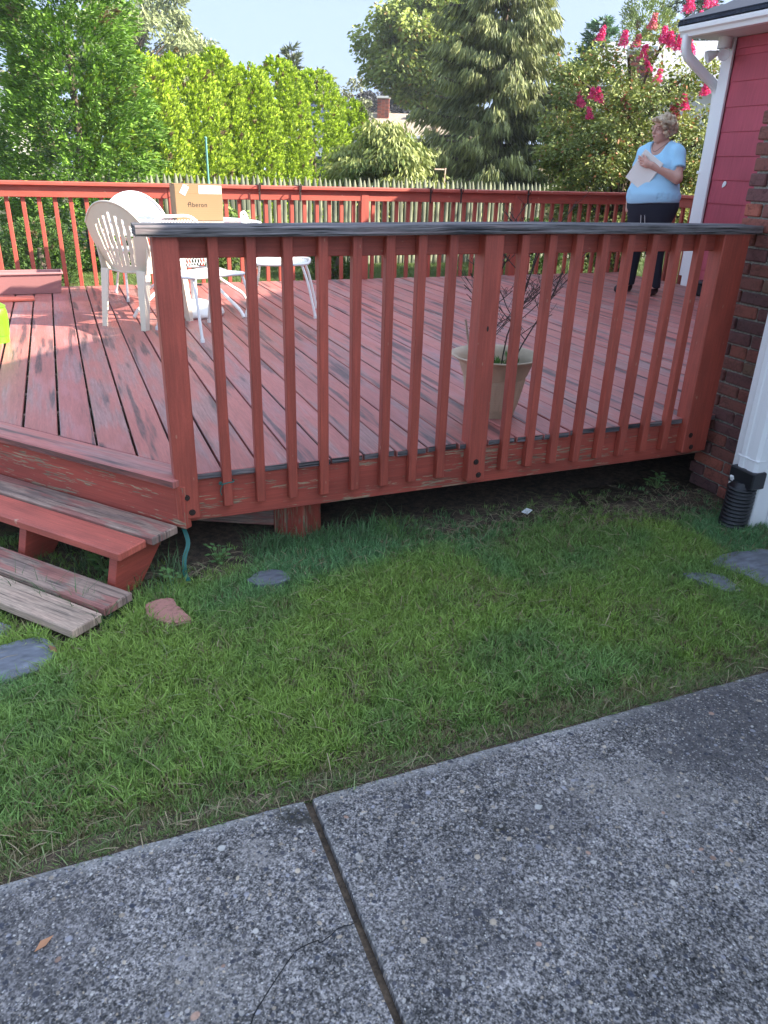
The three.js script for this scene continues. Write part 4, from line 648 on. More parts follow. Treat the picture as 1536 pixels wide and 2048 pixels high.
evergreen('cypress_tree', 'tall yellow green cypress rising behind the pink flowering bush', null, 29.8, -34.6, 11.4, (t) => 2.7 * Math.pow(Math.max(0, 1 - t), 0.6), { R: 2.7, n: 26000, seed: 602, c0: [0.11, 0.17, 0.03], c1: [0.30, 0.37, 0.07], up: 0.7, out: 0.7, len: 0.2, wid: 0.07, cs: 0.4, lf: 1.6, lobe: 0.5 });
broadleaf('pine_tree', 'dark open pine above the roof edge', 25.7, -26.6, 8.9, { seed: 721, n: 9000, k: 36, R: 1.5, y0: 3.5, cr: 0.5, tr: 0.16, len: 0.24, wid: 0.045, c0: [0.02, 0.035, 0.015], c1: [0.07, 0.10, 0.03], droop: -0.2 });
broadleaf('deciduous_tree', 'tall bright green deciduous tree with pale trunk beside the big spruce', 19.6, -38.5, 9.6, { seed: 711, n: 36000, k: 80, R: 3.6, y0: 4.4, cr: 0.95, tr: 0.19, bark: M.paleBark, len: 0.26, wid: 0.15, c0: [0.11, 0.17, 0.035], c1: [0.42, 0.47, 0.09], oddP: 0.04, odd: [0.3, 0.2, 0.05] });
broadleaf('deciduous_tree', 'pale olive airy tree behind the feathery cypress', 5.4, -47.5, 10.4, { seed: 712, n: 32000, k: 84, R: 4.3, y0: 2.6, cr: 0.9, tr: 0.22, len: 0.26, wid: 0.1, c0: [0.15, 0.19, 0.075], c1: [0.36, 0.39, 0.16], droop: 0.5 });
broadleaf('deciduous_tree', 'olive brown tree beyond the feathery cypress, above the grey roof', -0.7, -33, 6.9, { seed: 713, n: 16000, k: 46, R: 2.4, y0: 1.0, cr: 0.8, tr: 0.18, len: 0.2, wid: 0.1, c0: [0.06, 0.075, 0.03], c1: [0.20, 0.19, 0.07] });
broadleaf('deciduous_tree', 'hazy olive treetop beyond the arborvitae row', 16.2, -47.8, 6.9, { seed: 714, n: 7000, k: 26, R: 2.0, y0: 1.0, cr: 0.8, tr: 0.15, len: 0.3, wid: 0.16, c0: [0.10, 0.12, 0.06], c1: [0.24, 0.24, 0.12] });
broadleaf('deciduous_tree', 'thin sparse pale tree by the grey roofed house', 18.2, -47.5, 6.9, { seed: 715, n: 3200, k: 18, R: 0.95, y0: 1.2, cr: 0.5, tr: 0.09, len: 0.24, wid: 0.12, c0: [0.12, 0.14, 0.08], c1: [0.26, 0.27, 0.14] });
broadleaf('deciduous_tree', 'dark purplish tree behind the tan roofed house', 23.5, -56.0, 6.95, { seed: 716, n: 8000, k: 30, R: 1.9, y0: 2.5, cr: 0.7, tr: 0.15, len: 0.26, wid: 0.14, c0: [0.035, 0.035, 0.04], c1: [0.09, 0.085, 0.085] });
broadleaf('deciduous_tree', 'rusty green tree between the two far roofs', 22.0, -51.0, 5.0, { seed: 717, n: 6000, k: 22, R: 1.5, y0: 1.5, cr: 0.6, tr: 0.13, len: 0.22, wid: 0.12, c0: [0.12, 0.13, 0.05], c1: [0.26, 0.21, 0.09] });
// bush with long folded leaves before the last arborvitae
broadleaf('leafy_bush', 'round bush of long yellow green folded leaves just behind the fence', 5.75, -11.4, 2.28, { seed: 731, cat: 'bush', n: 17000, k: 70, R: 1.12, y0: 0.3, cr: 0.36, tr: 0.03, stems: true, len: 0.12, wid: 0.042, c0: [0.10, 0.16, 0.03], c1: [0.38, 0.40, 0.12], droop: 0.9, wide: (t) => Math.sqrt(1 - 0.75 * t * t) });
broadleaf('leafy_bush', 'low leafy weeds at the foot of the fence behind the cardboard box', 2.35, -9.7, 0.95, { seed: 732, cat: 'bush', n: 3000, k: 22, R: 0.45, y0: 0.1, cr: 0.2, tr: 0.02, stems: true, len: 0.08, wid: 0.035, c0: [0.10, 0.17, 0.03], c1: [0.25, 0.33, 0.08], droop: 0.2 });
{ // crape-myrtle-like bush with pink panicles
  const t = broadleaf('flowering_bush', 'tall bush with bright pink flower panicles between back railing and house', 7.75, -6.95, 3.35, { seed: 741, cat: 'bush', n: 40000, k: 140, R: 1.28, y0: 0.25, cr: 0.32, tr: 0.045, stems: true, len: 0.062, wid: 0.034, c0: [0.07, 0.115, 0.028], c1: [0.36, 0.40, 0.10], oddP: 0.05, odd: [0.34, 0.16, 0.06], droop: 0.1, wide: (q) => 0.72 + 0.5 * q });
  const r = rng(742), FL = [[7.39, 3.38, -6.35, 1], [7.13, 3.2, -6.56, 1], [7.26, 3.17, -6.46, 0.8], [7.53, 3.23, -6.24, 1], [7.61, 3.18, -6.18, 1], [7.67, 3.14, -6.12, 1], [7.8, 3.08, -6.01, 1], [6.78, 2.5, -6.81, 1], [6.97, 2.55, -6.68, 1], [6.88, 2.57, -6.74, 0.7], [7.23, 2.49, -6.48, 0.7], [7.27, 2.45, -6.44, 0.7], [7.73, 2.40, -6.07, 1.2], [7.82, 2.47, -5.99, 1], [7.06, 2.08, -6.61, 0.8], [7.47, 1.8, -6.29, 0.6], [7.34, 3.04, -6.39, 0.9], [7.43, 2.89, -6.32, 0.6], [6.89, 2.33, -6.73, 0.8], [7.98, 2.64, -5.85, 1], [7.17, 1.7, -6.53, 0.5], [7.9, 3.62, -6.3, 1.2], [8.15, 3.7, -6.2, 1.4], [8.3, 3.5, -6.5, 1], [7.3, 3.35, -7.3, 1], [8.3, 2.9, -7.2, 1]];
  for (const [x, y, z, s] of FL) { const L = new Leaves(420), n = Math.round(330 * s), lx = rr(-0.5, 0.5, r), lz = rr(-0.4, 0.4, r), fade = r() < 0.3;
    for (let i = 0; i < n; i++) { const h = r(), w = 0.075 * s * (1 - h * 0.75) * Math.sqrt(r()), a = r() * 6.2832, k = mix(0.7, 1.25, r()), g = fade && r() < 0.6; L.add(Math.cos(a) * w + lx * h * 0.1, h * 0.17 * s - 0.085 * s, Math.sin(a) * w + lz * h * 0.1, rr(-1, 1, r), rr(-1, 1, r), rr(-1, 1, r), rr(-1, 1, r), rr(-1, 1, r), rr(-1, 1, r), 0.030, 0.022, (g ? 0.62 : 0.85) * k, (g ? 0.28 : 0.10) * k, (g ? 0.20 : 0.30) * k); }
    part(t, 'flower_panicle', L.geo(), M.leaf, [x - 7.75, y, z + 6.95]); }
}
{ // feathery ornamental grass with pale plumes
  const t = thing('ornamental_grass', 'feathery pale ornamental grass with plumes before the picket fence', 'grass plant', [8.25, 0, -9.1]), r = rng(751), L = new Leaves(2600), P = new Leaves(1800);
  for (let i = 0; i < 1500; i++) { const a = r() * 6.2832, h = mix(0.5, 1.25, r()), o = mix(0.1, 0.55, r()), x1 = Math.cos(a) * o * 0.4, z1 = Math.sin(a) * o * 0.4, k = mix(0.7, 1.2, r()); L.add(x1 * 0.3, 0, z1 * 0.3, x1, h, z1, -Math.sin(a), 0, Math.cos(a), h * 0.75, 0.012, 0.2 * k, 0.19 * k, 0.08 * k); L.add(x1, h * 0.7, z1, Math.cos(a) * o, h * 0.35, Math.sin(a) * o, -Math.sin(a), 0, Math.cos(a), 0.35 * h, 0.01, 0.26 * k, 0.24 * k, 0.12 * k); }
  for (let j = 0; j < 26; j++) { const a = r() * 6.2832, o = rr(0.05, 0.5, r), h = rr(1.15, 1.5, r); for (let i = 0; i < 60; i++) { const s = r(); P.add(Math.cos(a) * o * (0.6 + 0.5 * s), h + s * 0.3 - 0.12 * s * s, Math.sin(a) * o * (0.6 + 0.5 * s), rr(-1, 1, r), rr(0, 1, r), rr(-1, 1, r), rr(-1, 1, r), rr(-1, 1, r), rr(-1, 1, r), 0.06, 0.012, 0.5, 0.42, 0.3); } }
  part(t, 'blades', L.geo(), M.leaf); part(t, 'plumes', P.geo(), M.leaf);
}
// ---------- picket fence ----------
{
  const t = thing('picket_fence', 'long grey green stockade fence of pointed half round pickets', 'fence', [0, 0, -10.1]), r = rng(801);
  const fm = tex(256, 512, (x, y, o) => { const u = x / 256, v = y / 512, n = fbm(u * 30, v * 5, 3, 3, 30, 5), p = fbm(u * 4, v * 6, 3, 9, 4, 6), q = 0.75 + 0.45 * (n - 0.5) + 0.5 * (p - 0.5); o[0] = 0.56 * q; o[1] = 0.57 * q; o[2] = 0.47 * q; });
  const mats = [[1, 1, 1], [0.8, 0.82, 0.82], [1.12, 1.1, 1.02], [0.92, 0.95, 0.88]].map((c) => std({ map: fm, roughness: 0.9, color: lin(...c) }));
  const geos = []; for (let v = 0; v < 5; v++) { const mb = new MB(), H = 1.40 + (v - 2) * 0.010, w = 0.038, n = 6, ring = (y, k) => Array.from({ length: n + 1 }, (_, i) => { const a = Math.PI * i / n; return [Math.cos(a) * w * k + 0.004 * Math.sin(y * 3 + v) * k, y, Math.sin(a) * 0.028 * k]; });
    const rs = [ring(0.02, 1), ring(H - 0.13, 0.98), ring(H - 0.07, 0.72), ring(H - 0.02, 0.34), ring(H, 0.1)];
    for (let j = 0; j + 1 < rs.length; j++) for (let i = 0; i < n; i++) { const y0 = rs[j][0][1], y1 = rs[j + 1][0][1]; mb.quad(rs[j][i + 1], rs[j][i], rs[j + 1][i], rs[j + 1][i + 1], [(i + 1) / n * 0.3 + v * 0.2, y0], [i / n * 0.3 + v * 0.2, y0], [i / n * 0.3 + v * 0.2, y1], [(i + 1) / n * 0.3 + v * 0.2, y1]); }
    for (let j = 0; j + 1 < rs.length; j++) mb.quad(rs[j][0], rs[j][n], rs[j + 1][n], rs[j + 1][0]); geos.push(mb.geo()); }
  for (let i = 0; i < 132; i++) part(t, 'picket', geos[(r() * 5) | 0], mats[(r() * 4) | 0], [0.55 + i * 0.087, rr(-0.012, 0.012, r), rr(-0.004, 0.004, r)], [0, 0, rr(-0.012, 0.012, r)]);
  for (const y of [0.3, 1.05]) part(t, 'rail', cbox(11.6, 0.07, 0.04, 0.004, 0), mats[1], [6.25, y, -0.028]);
  for (let i = 0; i < 6; i++) part(t, 'post', plainUv(rod([0.9 + i * 2.3, -0.2, -0.1], [0.9 + i * 2.3, 1.3, -0.1], 0.05)), mats[1]);
}

for (const [x, z, y, s, l, sd] of [[-0.03, -0.02, 0, 1, 'broad leaved weed growing in the dark under the steps', 1], [0.20, 0.14, 0, 0.7, 'round leaved clover clump between the strap and the loose brick', 2], [0.42, 0.02, 0, 0.8, 'small leafy weed on bare earth below the corner post', 3], [2.86, -0.06, 0, 0.9, 'green weed sprouting at the foot of the bricks', 4]]) {
  const t = thing('weed_plant', l, 'weed', [x, y, z]), r = rng(1200 + sd), L = new Leaves(40), st = [];
  for (let i = 0; i < 22; i++) { const a = r() * 6.28, h = mix(0.03, 0.11, r()) * s, o = mix(0.01, 0.06, r()) * s, p = [Math.cos(a) * o, h, Math.sin(a) * o], k = mix(0.8, 1.25, r()); st.push(rod([0, 0, 0], p, 0.0012, 0.0009, 4)); L.add(...p, Math.cos(a), rr(-0.1, 0.5, r), Math.sin(a), -Math.sin(a), rr(-0.2, 0.2, r), Math.cos(a), 0.036 * s, 0.026 * s, 0.14 * k, 0.28 * k, 0.08 * k); }
  part(t, 'leaves', L.geo(), M.leaf); part(t, 'stems', mergeGeometries(st), M.grassStem ??= std({ color: lin(0.16, 0.25, 0.08) }));
}
{ const s = new THREE.Shape(); s.moveTo(0, 0); s.quadraticCurveTo(0.03, 0.03, 0.02, 0.06); s.quadraticCurveTo(0.0, 0.085, -0.02, 0.06); s.quadraticCurveTo(-0.025, 0.02, 0, 0); const g = new THREE.ExtrudeGeometry(s, { depth: 0.002, bevelEnabled: false }); g.rotateY(-Math.PI / 2); part(house, 'bird_dropping', g, M.white, [6.6385, D + 1.055, -3.86], [0.5, 0, -0.045]); }  // white bird dropping on the siding, modelled as a thin drop

// ---------- houses beyond the gardens ----------
{
  const roofTex = (c, s) => std({ map: tex(256, 256, (x, y, o) => { const u = x / 256, v = y / 256, t = 0.85 + 0.3 * (vnoise(u * 90, v * 60, s, 90, 60) - 0.5) + 0.2 * (fbm(u * 6, v * 6, 3, s, 6, 6) - 0.5); o[0] = c[0] * t; o[1] = c[1] * t; o[2] = c[2] * t; }), roughness: 0.95 });
  const wallM = std({ color: lin(0.55, 0.52, 0.45), roughness: 0.9 }), whiteW = std({ color: lin(0.62, 0.62, 0.60), roughness: 0.8 }), glass = std({ color: lin(0.03, 0.04, 0.05), roughness: 0.1 });
  function cottage(label, pos, turn, W, Dp, eave, ridge, roofM, wM, hip, extras) {
    const t = thing('neighbour_house', label, 'house', pos, turn);
    part(t, 'wall', cbox(W, eave, Dp, 0.01), wM, [0, eave / 2, 0]);
    const o = 0.4, mb = new MB(), a = [-W / 2 - o, eave, Dp / 2 + o], b = [W / 2 + o, eave, Dp / 2 + o], c = [W / 2 + o, eave, -Dp / 2 - o], d = [-W / 2 - o, eave, -Dp / 2 - o], e = [-W / 2 - o + hip, ridge, 0], f = [W / 2 + o - hip, ridge, 0];
    const uv = (p) => [p[0] * 0.5, (p[1] + p[2]) * 0.5]; const Q = (...q) => { mb.tri(q[0], q[1], q[2], uv(q[0]), uv(q[1]), uv(q[2])); if (q[3]) mb.tri(q[0], q[2], q[3], uv(q[0]), uv(q[2]), uv(q[3])); };
    Q(a, b, f, e); Q(c, d, e, f); Q(b, c, f); Q(d, a, e); Q(d, c, b, a); const roof = part(t, 'roof', mb.geo(), roofM);
    part(t, 'eave_board', cbox(W + 2 * o, 0.16, 0.04, 0.005), M.white, [0, eave - 0.085, Dp / 2 + o + 0.025]);
    for (let i = 0; i < 3; i++) { const w = part(t, 'window', cbox(1.0, 1.2, 0.06, 0.01), M.white, [-W * 0.3 + i * W * 0.3, 1.5, Dp / 2 + 0.02]); part(w, 'pane', cbox(0.84, 1.04, 0.02, 0.004), glass, [0, 0, 0.035]); }
    if (extras) extras(t, roof); return t;
  }
  const chim = (t, x, y, z, w, h) => { // brick stack laid course by course
    const ch = part(t, 'chimney', cbox(w - 0.03, h, w - 0.03, 0.01), M.mortar, [x, y + h / 2, z]); const r = rng(900 + x * 7), n = Math.floor(h / 0.08);
    for (let i = 0; i < n; i++) for (let f = 0; f < 4; f++) { const k = Math.max(1, Math.round(w / 0.26)), l = w / k; for (let j = 0; j < k; j++) { const u = -w / 2 + (j + 0.5) * l, g = cbox(l - 0.014, 0.066, 0.05, 0.004, 0, r(), r()); part(ch, 'brick', g, M.bricks[(r() * 4) | 0], [f % 2 ? (f === 1 ? w / 2 - 0.02 : -w / 2 + 0.02) : u, -h / 2 + 0.04 + i * 0.08, f % 2 ? u : (f === 0 ? w / 2 - 0.02 : -w / 2 + 0.02)], [0, f % 2 ? Math.PI / 2 : 0, 0]); } }
    part(ch, 'cap', cbox(w + 0.12, 0.12, w + 0.12, 0.01), M.soffit, [0, h / 2 + 0.06, 0]);
  };
  cottage('far house with grey hipped roof and white walls beyond the arborvitae', [14.4, 0, -41.0], -0.42, 5.2, 5, 3.3, 4.75, roofTex([0.56, 0.57, 0.62], 5), whiteW, 2.6);
  cottage('far house with tan shingle roof and brick chimney', [22.6, 0, -48.5], -0.42, 8.5, 6, 3.45, 4.85, roofTex([0.72, 0.65, 0.56], 8), wallM, 0.4, (t, roof) => { chim(t, -1.75, 4.5, 0.5, 0.75, 1.15); for (const [x, y] of [[1.4, 4.35], [0.2, 4.0]]) part(roof, 'vent_pipe', rod([x, y, 1.0], [x, y + 0.35, 1.0], 0.06), M.white); part(roof, 'roof_vent', cbox(0.7, 0.2, 0.4, 0.03), M.shingle, [0.1, 4.62, 0.8]); });
  cottage('white brick house mostly hidden behind the pink flowering bush', [19.9, 0, -14.2], -0.66, 12, 6, 3.75, 5.0, roofTex([0.66, 0.66, 0.68], 9), whiteW, 0.4, (t) => chim(t, -5.05, 0.0, 3.4, 0.60, 4.3));
  cottage('house with low grey roof past the feathery cypress', [-3.2, 0, -31.0], 0.1, 5, 5, 3.1, 4.2, roofTex([0.50, 0.52, 0.56], 7), wallM, 1.2);
  // two ragged tree lines closing the view
  const P = thing('garden_pole', 'thin teal garden pole standing by the fence behind the cardboard box', 'pole', [2.18, 0, -9.55]); part(P, 'shaft', rod([0, -0.1, 0], [0, 1.9, 0], 0.018, 0.016), std({ color: lin(0.1, 0.26, 0.22), roughness: 0.5 })); part(P, 'tip', new THREE.SphereGeometry(0.022, 10, 8), std({ color: lin(0.1, 0.26, 0.22), roughness: 0.5 }), [0, 1.905, 0]);
  const F = thing('trellis_end', 'small pale wooden trellis end behind the picket fence by the bush', 'trellis', [7.9, 0, -13.2]); part(F, 'upright', cbox(0.03, 1.62, 0.03, 0.004, 1), M.bare, [0, 0.8, 0], [0, 0, -0.06]); part(F, 'crossbar', cbox(0.24, 0.03, 0.03, 0.004, 0), M.bare, [-0.1, 1.58, 0]);
}

// ---------- furniture and things on the deck ----------
// closed shell over a grid: fn(u, v) -> [x, y, z] on the middle surface, mask(u, v) says where there is material
function shell(nu, nv, fn, mask, th) {
  const P = [], N = [], ok = (i, j) => i >= 0 && j >= 0 && i < nu && j < nv && (!mask || mask((i + 0.5) / nu, (j + 0.5) / nv));
  for (let j = 0; j <= nv; j++) for (let i = 0; i <= nu; i++) P.push(V(...fn(i / nu, j / nv)));
  const at = (i, j) => P[j * (nu + 1) + i];
  for (let j = 0; j <= nv; j++) for (let i = 0; i <= nu; i++) { const a = at(Math.min(i + 1, nu), j).clone().sub(at(Math.max(i - 1, 0), j)), b = at(i, Math.min(j + 1, nv)).clone().sub(at(i, Math.max(j - 1, 0))); N.push(a.cross(b).normalize()); }
  const A = P.map((p, k) => p.clone().addScaledVector(N[k], th / 2).toArray()), B = P.map((p, k) => p.clone().addScaledVector(N[k], -th / 2).toArray()), mb = new MB(), id = (i, j) => j * (nu + 1) + i;
  for (let j = 0; j < nv; j++) for (let i = 0; i < nu; i++) if (ok(i, j)) {
    const q = [id(i, j), id(i + 1, j), id(i + 1, j + 1), id(i, j + 1)]; mb.quad(A[q[0]], A[q[1]], A[q[2]], A[q[3]]); mb.quad(B[q[3]], B[q[2]], B[q[1]], B[q[0]]);
    for (const [di, dj, a, b] of [[0, -1, 0, 1], [1, 0, 1, 2], [0, 1, 2, 3], [-1, 0, 3, 0]]) if (!ok(i + di, j + dj)) mb.quad(A[q[b]], A[q[a]], B[q[a]], B[q[b]]);
  }
  return mb.geo();
}
{ // stacking plastic chair, seen from behind
  const c = thing('plastic_chair', 'cream plastic stacking chair with slotted back at the glass table', 'chair', [0.53, D, -3.28], 2.335);
  M.cream = new THREE.MeshPhysicalMaterial({ color: lin(0.74, 0.66, 0.54), roughness: 0.42, transmission: 0.12, thickness: 0, side: THREE.DoubleSide });
  const seat = shell(24, 20, (u, v) => { const x = (u - 0.5) * 2, z = (v - 0.5) * 2; return [x * (0.215 - 0.02 * (1 - v)), 0.415 - 0.025 * (1 - x * x) * (1 - z * z * 0.6) - 0.03 * Math.pow(Math.max(0, z), 4) - 0.012 * Math.pow(Math.abs(x), 6), z * 0.21 * (1 - 0.10 * Math.pow(Math.abs(x), 5))]; }, null, 0.007); part(c, 'seat', seat, M.cream);
  const slots = [-0.62, -0.42, -0.21, 0, 0.21, 0.42, 0.62];
  const back = shell(96, 44, (u, v) => { const x = (u - 0.5) * 2, w = 0.175 + 0.085 * Math.sin(Math.min(1, v * 1.25) * Math.PI / 2), top = 0.885 - 0.15 * Math.pow(Math.abs(x), 2.4); return [x * w, mix(0.395, top, v), -0.205 - 0.115 * v + 0.075 * x * x * (1 - 0.2 * v)]; },
    (u, v) => { const x = (u - 0.5) * 2; for (let k = 0; k < 7; k++) { const sx = slots[k], hi = 0.86 - 0.16 * Math.abs(sx), lo = 0.10 + 0.03 * Math.abs(sx); if (Math.abs(x - sx * (0.86 + 0.14 * v)) < 0.024 + 0.016 * v && v > lo && v < hi) return false; } return true; }, 0.006); part(c, 'backrest', back, M.cream);
  const rim = []; for (let i = 0; i <= 24; i++) { const x = -1 + i / 12; rim.push([x * 0.26, 0.885 - 0.15 * Math.pow(Math.abs(x), 2.4), -0.32 + 0.06 * x * x]); } part(c, 'back_rim', tube(rim, 0.008, 48, 6), M.cream);
  for (const s of [-1, 1]) {
    const leg = (x0, z0, x1, z1, top) => { const mb = new MB(), R = []; for (let i = 0; i <= 6; i++) { const t = i / 6, w = mix(0.036, 0.021, t), cx = mix(x0, x1, t), cz = mix(z0, z1, t), y = mix(top, 0, t); R.push([[cx - w * s, y, cz - w], [cx + w * s, y, cz - w], [cx + w * s, y, cz + w], [cx + 0.008 * s + (w - 0.012) * s, y, cz + w], [cx + (w - 0.012) * s, y, cz - w + 0.012], [cx - w * s, y, cz - w + 0.012]]); } for (let i = 0; i < 6; i++) for (let k = 0; k < 6; k++) mb.quad(R[i][k], R[i][(k + 1) % 6], R[i + 1][(k + 1) % 6], R[i + 1][k]); return mb.geo(); };
    part(c, 'leg', leg(s * 0.185, 0.18, s * 0.215, 0.235, 0.60), M.cream); part(c, 'leg', leg(s * 0.165, -0.19, s * 0.185, -0.255, 0.42), M.cream);
    const arm = shell(6, 26, (u, v) => { const a = v, x = 0.245 + 0.025 * Math.sin(a * Math.PI), y = 0.655 - 0.05 * a - 0.10 * Math.pow(a, 8) + 0.1 * Math.pow(1 - a, 4), z = -0.235 + 0.47 * a; return [s * (x + (u - 0.5) * 0.05), y, z]; }, null, 0.006); part(c, 'armrest', arm, M.cream);
    part(c, 'arm_panel', shell(10, 8, (u, v) => [s * mix(0.205, 0.245, v), mix(0.40, 0.66, v), mix(-0.21, -0.235 + 0.16 * (1 - v), u) ], null, 0.005), M.cream);
  }
}
{ // round glass table
  const t = thing('glass_table', 'round glass patio table with white tube legs', 'table', [0.97, D, -3.85]);
  M.tubeW = std({ color: lin(0.74, 0.73, 0.70), roughness: 0.35 });
  M.frost = new THREE.MeshPhysicalMaterial({ color: lin(0.72, 0.80, 0.84), roughness: 0.18, transmission: 0.55, thickness: 0, ior: 1.5 });
  part(t, 'table_top', new THREE.CylinderGeometry(0.585, 0.585, 0.006, 64), M.frost, [0, 0.702, 0]);
  const rim = new THREE.TorusGeometry(0.595, 0.013, 10, 72); rim.rotateX(Math.PI / 2); part(t, 'rim', rim, M.tubeW, [0, 0.698, 0]);
  for (const a of [2.50, 1.08, -0.62, -2.2]) { const q = (r, y) => [Math.cos(a) * r, y, Math.sin(a) * r]; part(t, 'leg', tube([q(0.55, 0.685), q(0.50, 0.60), q(0.30, 0.36), q(0.30, 0.26), q(0.46, 0.15), q(0.62, 0.06), q(0.66, 0.012)], 0.014, 36, 9), M.tubeW); }
  const ring = new THREE.TorusGeometry(0.29, 0.011, 8, 48); ring.rotateX(Math.PI / 2); part(t, 'brace_ring', ring, M.tubeW, [0, 0.31, 0]);
  const b = thing('umbrella_base', 'domed white parasol base on the deck under the glass table', 'parasol base', [0.94, D, -3.55]);
  part(b, 'dome', new THREE.LatheGeometry([[0.03, 0.13], [0.09, 0.12], [0.17, 0.09], [0.225, 0.05], [0.235, 0.02], [0.225, 0.0], [0.0, 0.0]].map((p) => new THREE.Vector2(...p)), 40), M.tubeW);
  part(b, 'sleeve', rod([0, 0.1, 0], [0, 0.30, 0], 0.026), M.tubeW); part(b, 'knob', rod([0.02, 0.24, 0], [0.06, 0.24, 0.02], 0.008), M.blackp);
}
function wireChair(label, x, z, turn, fan) {
  const c = thing('wire_chair', label, 'chair', [x, D, z], turn), m = M.tubeW;
  const wires = (list, r) => mergeGeometries(list.map(([a, b]) => rod(a, b, r, r, 4)));
  if (!fan) {
    part(c, 'back_frame', tube([[-0.2, 0.40, -0.2], [-0.21, 0.56, -0.235], [-0.2, 0.70, -0.275], [-0.15, 0.775, -0.295], [0, 0.79, -0.30], [0.15, 0.775, -0.295], [0.2, 0.70, -0.275], [0.21, 0.56, -0.235], [0.2, 0.40, -0.2]], 0.0115, 48, 8), m);
    const L = [], px = (i, j) => [-0.2 + 0.4 * i, 0.45 + 0.315 * j, -0.212 - 0.085 * j]; for (let i = -6; i < 22; i++) { const a = i / 16, d = 6 / 16 * 0.9; const c0 = Math.max(0, -a / d), c1 = Math.min(1, (1 - a) / d); if (c1 > c0) { L.push([px(a + d * c0, c0), px(a + d * c1, c1)]); L.push([px(1 - a - d * c0, c0), px(1 - a - d * c1, c1)]); } } part(c, 'back_mesh', wires(L, 0.0022), m);
  } else {
    const arc = []; for (let i = 0; i <= 20; i++) { const a = Math.PI * i / 20; arc.push([-Math.cos(a) * 0.30, 0.55 + Math.sin(a) * 0.335, -0.2 - 0.12 * Math.sin(a)]); } part(c, 'back_frame', tube([[-0.24, 0.40, -0.18], ...arc, [0.24, 0.40, -0.18]], 0.0115, 60, 8), m);
    M.net = new THREE.MeshPhysicalMaterial({ color: lin(0.5, 0.53, 0.58), roughness: 0.5, transmission: 0.62, thickness: 0, side: THREE.DoubleSide });
    part(c, 'back_net', shell(24, 8, (u, v) => { const a = Math.PI * u; return [-Math.cos(a) * 0.295 * v, 0.50 + 0.05 * v + Math.sin(a) * 0.33 * v, -0.195 - 0.12 * Math.sin(a) * v]; }, null, 0.002), M.net);
    const L = []; for (let i = 1; i < 12; i++) { const a = Math.PI * i / 12; L.push([[0, 0.50, -0.19], [-Math.cos(a) * 0.295, 0.55 + Math.sin(a) * 0.33, -0.2 - 0.12 * Math.sin(a)]]); } part(c, 'back_spokes', wires(L, 0.004), m);
  }
  part(c, 'seat_frame', tube([[-0.2, 0.415, -0.2], [-0.225, 0.415, 0], [-0.215, 0.425, 0.2], [0, 0.43, 0.235], [0.215, 0.425, 0.2], [0.225, 0.415, 0], [0.2, 0.415, -0.2], [0, 0.41, -0.215]], 0.0115, 60, 8, true), m);
  const L = [], sp = (i, j) => [(-0.21 + 0.42 * i), 0.418 - 0.018 * Math.sin(Math.PI * i) * Math.sin(Math.PI * j), -0.205 + 0.42 * j]; for (let i = -14; i < 30; i++) { const a = i / 16, d = 14 / 16; const c0 = Math.max(0, -a / d), c1 = Math.min(1, (1 - a) / d); if (c1 > c0) { const k = 4; for (let s = 0; s < k; s++) { const s0 = mix(c0, c1, s / k), s1 = mix(c0, c1, (s + 1) / k); L.push([sp(a + d * s0, s0), sp(a + d * s1, s1)]); L.push([sp(1 - a - d * s0, s0), sp(1 - a - d * s1, s1)]); } } }
  part(c, 'seat_mesh', wires(L, 0.0042), m);
  for (const s of [-1, 1]) {
    part(c, 'leg', tube([[s * 0.21, 0.415, 0.18], [s * 0.225, 0.30, 0.22], [s * 0.245, 0.012, 0.285]], 0.0105, 12, 8), m); part(c, 'leg', tube([[s * 0.2, 0.41, -0.19], [s * 0.21, 0.2, -0.225], [s * 0.235, 0.012, -0.29]], 0.0105, 12, 8), m);
    part(c, 'foot', rod([s * 0.245, 0, 0.285], [s * 0.245, 0.025, 0.284], 0.015), m); part(c, 'foot', rod([s * 0.235, 0, -0.29], [s * 0.235, 0.025, -0.289], 0.015), m);
  }
  return c;
}
wireChair('white wire mesh chair between the cream chair and the railing', 0.90, -2.82, 0.46, false);
wireChair('white wire mesh chair standing alone beside the cardboard box', 1.66, -3.48, 1.25, false);
wireChair('white chair with round grey net back behind the glass table', 0.68, -4.62, 0.12, true);
